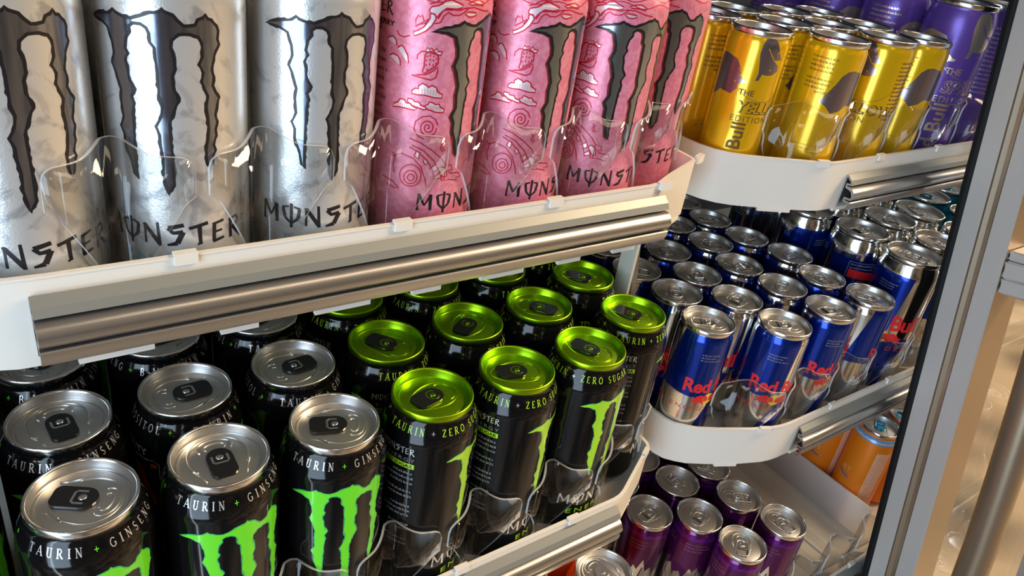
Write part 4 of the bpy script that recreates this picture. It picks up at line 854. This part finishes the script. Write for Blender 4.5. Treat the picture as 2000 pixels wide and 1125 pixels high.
# which way each tab lies (degrees in plan, from the rivet towards the opening)
tabs = {(0, 0): -32, (1, 0): 88, (2, 0): -20, (0, 1): 95, (1, 1): 182, (2, 1): 185, (3, 0): 12, (4, 0): -16, (5, 0): -65, (6, 0): -62, (3, 1): -55, (4, 1): 35, (5, 1): 130, (6, 1): -50}
for i in range(-1, 7):
    for r in range(4):
        v = 66.5*r + (26.6 if i in (-1, 6) else 0)
        if i == -1 and r > 1: continue
        key = 'black' if i < 3 else 'zero'
        if (i, r) == (1, 1): key = 'black_game'
        lid = 'silver' if i < 3 else 'green'; lane = ORD[i+1]
        extra = {(0, 0): ', nearest of all', (1, 1): ', DUTY panel'}.get((i, r), '')
        if i == -1: lb = f'black can cut by the left picture edge, {BW[r]} in its lane'
        else: lb = f'{lid}-lidded black can, {BW[r]} of the {ORD[i]} lane from the left' + extra
        place_can(key, LANE*i, v, -488, turn.get((i, r), 30*i+70*r), lb, g_b if i < 3 else g_z, tabs.get((i, r)))
# upper left: white then pink
w_rot = {0: -92.3, 1: -115, 2: -95.2, 3: -57.7, 4: -65.3, 5: -92.1, 6: -118.9}
for i in range(7):
    for r in range(2):
        v = UL_V + 66.5*r + (26 if i == 6 else 0); key = 'white' if i < 3 else 'pink'
        nm = 'frosted white can with dark claw mark' if i < 3 else 'pink can with red line drawings'
        lb = (f'{nm}, {ORD[i if i < 3 else i-3]} from the left in the front row' if r == 0 else
              f'{nm}, hidden behind the {ORD[i if i < 3 else i-3]} one from the left')
        place_can(key, LANE*i, v, UL_F, w_rot[i] if r == 0 else 40*i, lb, 'white cans on the upper tray' if i < 3 else 'pink cans on the upper tray')
# middle right: slim blue and silver cans
RBL = [[(528.5, 28.5, -93), (539, 80.7, 20), (533, 133.4, 150), (536, 186.5, 60), (533, 240, 10)],
       [(600.8, -5.5, -116), (592, 47.6, 10), (590.3, 101, 170), (599.5, 153.6, -60), (599, 207, 200), (598, 260.6, 80)],
       [(675.5, -6, -91.7), (664.7, 46.8, 168), (656.3, 99.2, 5), (667, 151.5, -170), (661, 204.5, 30), (664, 257.5, 120)],
       [(746.4, -7.1, -39), (730.2, 43.6, 55), (741.8, 95.4, 172), (726, 147, 20), (720, 200.3, 140), (723, 253.6, 60)]]
for i, lane in enumerate(RBL):
    for r, (u, v, d) in enumerate(lane):
        lb = f'small blue and silver can, {"front" if r == 0 else ORD[r]} of the {ORD[i]} lane right of the green lids'
        place_can('slim_energy', u, v, -491, d, lb, 'small blue and silver cans', None if r else {0: -35, 1: -30, 2: -10, 3: -60}[i])
for i, (u, v, d, key, lb) in enumerate((
    (824, 0, -155, 'tall_energy', 'tall silver can showing a blue flag patch, front of its lane beside the door gasket'),
    (824, 66.5, -105, 'tall_back', 'tall can printed with a table and two gilt marks, behind the flag-patch can'),
    (812, 133, -70, 'tall_energy', 'tall silver can under film, behind the can with gilt marks'),
    (812, 200, 20, 'tall_energy', 'tall blue can deep in the shadow under the yellow tray'),
    (897, 8, -40, 'tall_energy', 'tall can whose lid is cut by the black door gasket'),
    (897, 75, -170, 'tall_energy', 'tall can with a blue shoulder, second in the lane by the door gasket'),
    (893, 142, -150, 'tall_energy', 'tall blue-shouldered can, third in the lane by the door gasket'),
    (967, 9, 60, 'tall_energy', 'tall silver can seen at the gasket, front of the farther lane'),
    (968, 76, -20, 'tall_energy', 'tall silver-shouldered can above the gasket lane, second in the farther lane'),
    (978, 144, 100, 'tall_energy', 'tall silver-shouldered can, third in the farther lane'))):
    place_can(key, u, v, -491, d, lb, 'tall blue and silver cans')
for i, (u, v) in enumerate(((1040, 40), (1042, 107), (1044, 174), (1112, 50), (1114, 117))):
    place_can('teal', u, v, -491, 40*i, f'teal can under the rail by the gasket, {ORD[i]} counted from the front', 'teal cans')
# upper right: yellow, then purple
YL = [[(546.8, 77.1, -110), (545, 131, 40), (546, 184.5, 100)],
      [(613.3, 45.9, -11), (606, 98.8, 30), (598.5, 151.8, 80)],
      [(690, 45, -172), (664, 91.5, 100), (668, 145, 20)],
      [(747, 42.8, -24), (725.5, 91.5, 60), (725, 145, 0)]]
for i, lane in enumerate(YL):
    for r, (u, v, d) in enumerate(lane):
        lb = f'yellow can with grey bull print, {"front" if r == 0 else ORD[r]} of the {ORD[i]} yellow lane'
        place_can('yellow', u, v, -234, d, lb, 'yellow cans on the upper tray', -20 if r == 0 else None)
for i, (u, v, d, lb) in enumerate(((818, 50, -105, 'purple can with champagne bulls and lettering, in front behind the can stops'),
    (812, 117, -20, 'purple can with small print, behind the front purple one'), (806, 184, -24, 'purple can with small print, third back from the front purple one'),
    (800, 251, 40, 'purple can at the very top, last seen behind the yellow lids'), (893, 52, 120, 'purple can with a block of small print, half behind the door gasket'), (890, 119, 60, 'purple can hidden behind the one by the gasket'))):
    place_can('purple', u, v, -234, d, lb, 'purple cans on the upper tray')
# bottom right: dark purple, orange; cans beyond the door glass, its glare put into their colour
PL = [[(529, 27), (528, 80.5), (528, 134)], [(589.5, -54.5), (577.2, -3), (593.8, 47.8), (580, 99.5)], [(659.3, -54.5), (643.5, -3), (650, 50), (645, 104)]]
for i, lane in enumerate(PL):
    for r, (u, v) in enumerate(lane):
        place_can('plum', u, v, -738, 35*i+70*r, f'dark purple can with silver foot, {"front" if r == 0 else ORD[r]} of the {ORD[i]} purple lane', 'dark purple cans')
for i, (u, v, d, lb) in enumerate(((920, -11, -150, 'orange can with a blue tab and neck ring, in front on the bottom tray'), (918, 48, -128, 'orange can half hidden under the rail, left behind the blue-tab can'),
    (916, 107, -120, 'orange can deep under the middle tray'), (982, -14, -140, 'orange can cut by the gasket, right of the blue-tab can'), (984, 45, -100, 'orange can whose blue-ringed lid shows above, against the gasket'), (982, 104, -60, 'orange can at the back against the gasket'))):
    place_can('orange', u, v, -738, d, lb, 'orange cans on the bottom tray', -150 if i == 0 else None)
k = 0
for u in (1058, 1118, 1178):
    for v in (-40, 20, 80):
        place_can('pale', u, v, -738, 37*k-90, f'pale can behind the door glass, {("front", "middle", "back")[k % 3]} of the {ORD[k//3]} row beyond the stile', 'pale cans behind glass'); k += 1
for u in (1042, 1112, 1182, 1252):
    for v in (-108, -46, 16):
        place_can('pale', u, v, -1000, 37*k-90, f'pale can low behind the door glass, {("front", "middle", "back")[k % 3]} of the {ORD[(k-9)//3]} row under the bottom tray', 'pale cans behind glass'); k += 1
for i, (u, v) in enumerate(((404, -29), (334, -55), (404, 38), (264, -55), (334, 12))):
    place_can('rust', u, v, -738, 50*i, ('red-orange can with silver lid at the bottom edge, under the front rail' if i == 0 else f'red-orange can mostly hidden under the black cans tray, {ORD[i]} of its shelf'), 'red-orange cans', 100 if i == 0 else None)
# ---------------------------------------------------------------- the shop floor in front
FLOOR = pbr('shop_floor', (.3, .22, .15), .0, .35); mottle(FLOOR, 1.7, (.055, .05, .045), (.40, .33, .25), .38, .60, 2)
bm = bmesh.new(); box(bm, -6000, 9000, -6000, 900, -40, 0); tag(mesh_obj('floor', bm, [FLOOR], None, smooth=False), kind='structure')
bm = bmesh.new(); box(bm, -6000, 9000, 900, 1000, 0, 2900); tag(mesh_obj('wall_back', bm, [pbr('shop_wall', (.62, .52, .40), .0, .6)], None, smooth=False), kind='structure')
# ---------------------------------------------------------------- can stops
for i in range(0, 6):
    fa = UL_V+(26 if i+1 == 6 else 0)
    can_stop(LANE*i, UL_V, LANE*(i+1), fa, 33, UL_F, 84, 54, f'clear can stop between {("the first and second white cans", "the second and third white cans", "the last white and first pink can", "the first and second pink cans", "the second and third pink cans", "the third and fourth pink cans")[i]}')
can_stop(LANE*6, UL_V+26, 0, 0, 33, UL_F, 84, 54, 'clear can stop round the last pink can, at the tray corner', half=True)
for i in range(0, 6):
    can_stop(LANE*i, 0, LANE*(i+1), 26.6 if i == 5 else 0, 33, -488, 80, 50, f'clear can stop in front of the black cans, between lanes {ORD[i]} and {ORD[i+1]}')
can_stop(LANE*6, 26.6, 0, 0, 33, -488, 80, 50, 'clear can stop at the tray corner round the last green-lidded can', half=True)
rb_f = [(528.5, 28.5, 26.5), (600.8, -5.5, 26.5), (675.5, -5.5, 26.5), (746.4, -5.5, 26.5), (824, 1, 33), (897, 8, 33), (968, 8, 33)]
for i in range(6):
    (ua, va, ra), (ub, vb, rb) = rb_f[i], rb_f[i+1]
    can_stop(ua, va, ub, vb, ra, -491, 78, 48, f'clear can stop by the blue and silver cans, {ORD[i]} from the round corner', wall=30, Rb=rb)
y_f = [(546.8, 78, 26.5), (614, 47, 26.5), (689, 46, 26.5), (747, 43.2, 26.5), (818, 50, 33), (893, 52, 33)]
for i in range(5):
    (ua, va, ra), (ub, vb, rb) = y_f[i], y_f[i+1]
    can_stop(ua, va, ub, vb, ra, -234, 80, 50, f'clear can stop by the yellow and purple cans, {ORD[i]} from the round corner', wall=30, Rb=rb)
p_f = [(659, -54), (727, -57), (799, -57), (870, -57)]
for i in range(3):
    (ua, va), (ub, vb) = p_f[i], p_f[i+1]
    can_stop(ua, va, ub, vb, 29, -738, 78, 48, f'clear can stop in the empty lanes of the bottom tray, {ORD[i]} from the purple cans')
# low white wall between the empty lanes and the orange cans
# ---------------------------------------------------------------- the fridge and its door
fr = empty('display_fridge', at(0, 0, -1300), 'open-fronted drinks display fridge with grey-framed glass door', 'fridge')
def fpart(name, bm, mats, label=None, parent=None, smooth=False):
    o = mesh_obj(name, bm, mats, parent or fr, smooth=smooth)
    if label: o['label'] = label
    return o
Winv = (W @ Matrix.Translation((0, 0, -1.3))).inverted()
# upright parts are set out along the true vertical: q = distance out from the door plane, h = height
def upr(bm, pts, h0, h1, mi=0, mis=None):
    """plan polygon (u, d) in mm swept along the true vertical; d is depth measured level from the shelf-frame origin"""
    tri = tessellate_polygon([[Vector((x, y, 0)) for x, y in pts]])
    M_ = Winv; lo = [bm.verts.new(M_ @ Vector((x*MM, y*MM, h0))) for x, y in pts]; hi = [bm.verts.new(M_ @ Vector((x*MM, y*MM, h1))) for x, y in pts]
    for t in tri:
        for ring in (lo, hi):
            try: bm.faces.new([ring[k] for k in t]).material_index = mi
            except ValueError: pass
    n = len(pts)
    for i in range(n):
        f = bm.faces.new((lo[i], lo[(i+1) % n], hi[(i+1) % n], hi[i])); f.material_index = mi if mis is None else mis[i]
def depth(v, w): return v*math.cos(TILT)-w*math.sin(TILT)     # level depth of a shelf-frame point
bm = bmesh.new(); upr(bm, [(-420, 520), (1420, 520), (1420, 560), (-420, 560)], .2, 1.9); fpart('back_panel', bm, [DARK])
bm = bmesh.new(); upr(bm, [(-420, 30), (-400, 30), (-400, 520), (-420, 520)], .2, 1.9); fpart('side_panel', bm, [DARK])
bm = bmesh.new(); upr(bm, [(1400, 30), (1420, 30), (1420, 520), (1400, 520)], .2, 1.9); fpart('side_panel', bm, [DARK])
bm = bmesh.new(); upr(bm, [(-420, 30), (1420, 30), (1420, 560), (-420, 560)], 1.88, 1.9); fpart('top_panel', bm, [DARK])
bm = bmesh.new(); upr(bm, [(-420, 30), (1420, 30), (1420, 560), (-420, 560)], .2, .22); fpart('floor_panel', bm, [DARK])
# shelf post and white side bracket between the two rows of trays
dp = depth(90, -300)
bm = bmesh.new(); upr(bm, [(474, dp), (480, dp), (480, dp+14), (474, dp+14)], .3, 1.88); fpart('support_post', bm, [pbr('grey_post', (.30, .29, .28), .7, .35)], 'thin grey upright post between the tray rows')
bm = bmesh.new()
box(bm, 463, 466, 78, 96, 812, 1060); box(bm, 463, 466, 96, 190, 1046, 1062)
prism_pts = [(96, 1046), (112, 1046), (150, 1010), (150, 998), (142, 994)]
vs0 = [bm.verts.new((463*MM, y*MM, z*MM)) for y, z in ((96, 1030), (96, 1046), (190, 1000), (190, 984))]; vs1 = [bm.verts.new((466*MM, y*MM, z*MM)) for y, z in ((96, 1030), (96, 1046), (190, 1000), (190, 984))]
bm.faces.new(vs0); bm.faces.new(vs1[::-1])
for i in range(4): bm.faces.new((vs0[i], vs0[(i+1) % 4], vs1[(i+1) % 4], vs1[i]))
fpart('side_bracket', bm, [TRAY], 'white plastic tray side bracket')
# low white lane wall on the bottom tray
wl = empty('lane_wall', at(885, -60, -738), 'low white lane wall beside the orange cans on the bottom tray', 'lane divider')
bm = bmesh.new(); box(bm, -1.2, 1.2, 0, 400, .2, 52); mesh_obj('wall_strip', bm, [MILK], wl, smooth=False)
bm = bmesh.new(); box(bm, -75, -69, 0, 400, .1, 1.6); mesh_obj('floor_groove', bm, [TRAY], wl, smooth=False)
# light tubes standing inside the fridge's front corners
def led(name, u, d, h0, h1, power, col):
    l = bpy.data.lights.new(name, 'AREA'); l.shape = 'RECTANGLE'; l.size = .012; l.size_y = h1-h0; l.energy = power; l.color = col
    o = bpy.data.objects.new(name, l); COL.objects.link(o)
    dirv = Vector((1 if u < 400 else -1, .25, 0)).normalized()
    o.matrix_world = Matrix.Translation((u*MM, d*MM, (h0+h1)/2)) @ dirv.to_track_quat('-Z', 'Y').to_matrix().to_4x4()
led('light_tube', -190, depth(-95, -300), .55, 1.75, .36, (.74, .89, 1.0))
led('light_tube', 1290, depth(60, -300), .55, 1.75, 2.0, (.92, .95, 1.0))
# glass door with its grey stile
DV = depth(-78, -490); U0 = 800.0
door = empty('glass_door', Matrix.Translation((U0*MM, DV*MM, .3)), 'closed glass fridge door with grey metal stile and black gasket', 'fridge door')
def dpart(name, pts, h0, h1, mats, label=None, parent=None, mis=None):
    bm = bmesh.new()
    tri = tessellate_polygon([[Vector((x, y, 0)) for x, y in pts]])
    lo = [bm.verts.new((x*MM, y*MM, h0)) for x, y in pts]; hi = [bm.verts.new((x*MM, y*MM, h1)) for x, y in pts]
    for t in tri:
        for ring in (lo, hi): bm.faces.new([ring[k] for k in t])
    n = len(pts)
    for i in range(n):
        f = bm.faces.new((lo[i], lo[(i+1) % n], hi[(i+1) % n], hi[i])); f.material_index = 0 if mis is None else mis[i]
    bmesh.ops.recalc_face_normals(bm, faces=bm.faces[:])
    o = mesh_obj(name, bm, mats, parent or door, smooth=False)
    if label: o['label'] = label
    return o
# plan profile, d negative = towards the aisle
dpart('gasket', [(-1, 8), (6, 9), (30, 9), (30, 0), (0, 0), (-1, 4)], .0, 1.58, [RUBBER], 'black rubber gasket')
stile = [(0, 0), (0, -18), (2, -19), (4.5, -23), (4.5, -27), (2, -29), (0, -29.5), (0, -47), (1.5, -48.5), (58, -48.5), (60, -46), (60, -34), (56, -34), (56, -20), (60, -20), (60, 0)]
dpart('stile', stile, .0, 1.58, [FRAME, BRONZE_REFLECT], 'grey metal door stile', None, [0, 1, 1, 1, 1, 1, 0, 0, 1, 1, 1, 1, 1, 1, 1, 0])  # groove and front face coloured as if mirroring the brown room
dpart('glass_pane', [(56, -24), (56, -30), (520, -30), (520, -24)], .02, 1.56, [GLASS], 'glass pane')
dpart('stile', [(520, 0), (580, 0), (580, -48), (520, -48)], .0, 1.58, [FRAME])
bm = bmesh.new()
for z0, z1, d_, w_ in ((822, 838, 122, 2), (838.4, 856, 126, 0), (856, 866, 118, 4)):
    box(bm, 4+w_, 50-w_, -d_, -48.5, z0, z1)
bmesh.ops.bevel(bm, geom=bm.edges[:], offset=.0012, segments=2, affect='EDGES')
mesh_obj('handle_bracket', bm, [FRAME], door, smooth=False)
bm = bmesh.new()
path = [(15, -98, 830), (15, -100, 780), (15, -101, 700), (15, -101, 620), (15, -100, 540), (15, -97, 460), (15, -93, 380), (15, -88, 300), (15, -80, 220), (15, -68, 150), (15, -46, 105)]
tube(bm, path, 16.5, 0, 28, False, (1, 0, 0)); hh = mesh_obj('handle', bm, [BRONZE_REFLECT], door, smooth=True); hh['label'] = 'curved bronze-grey door handle'
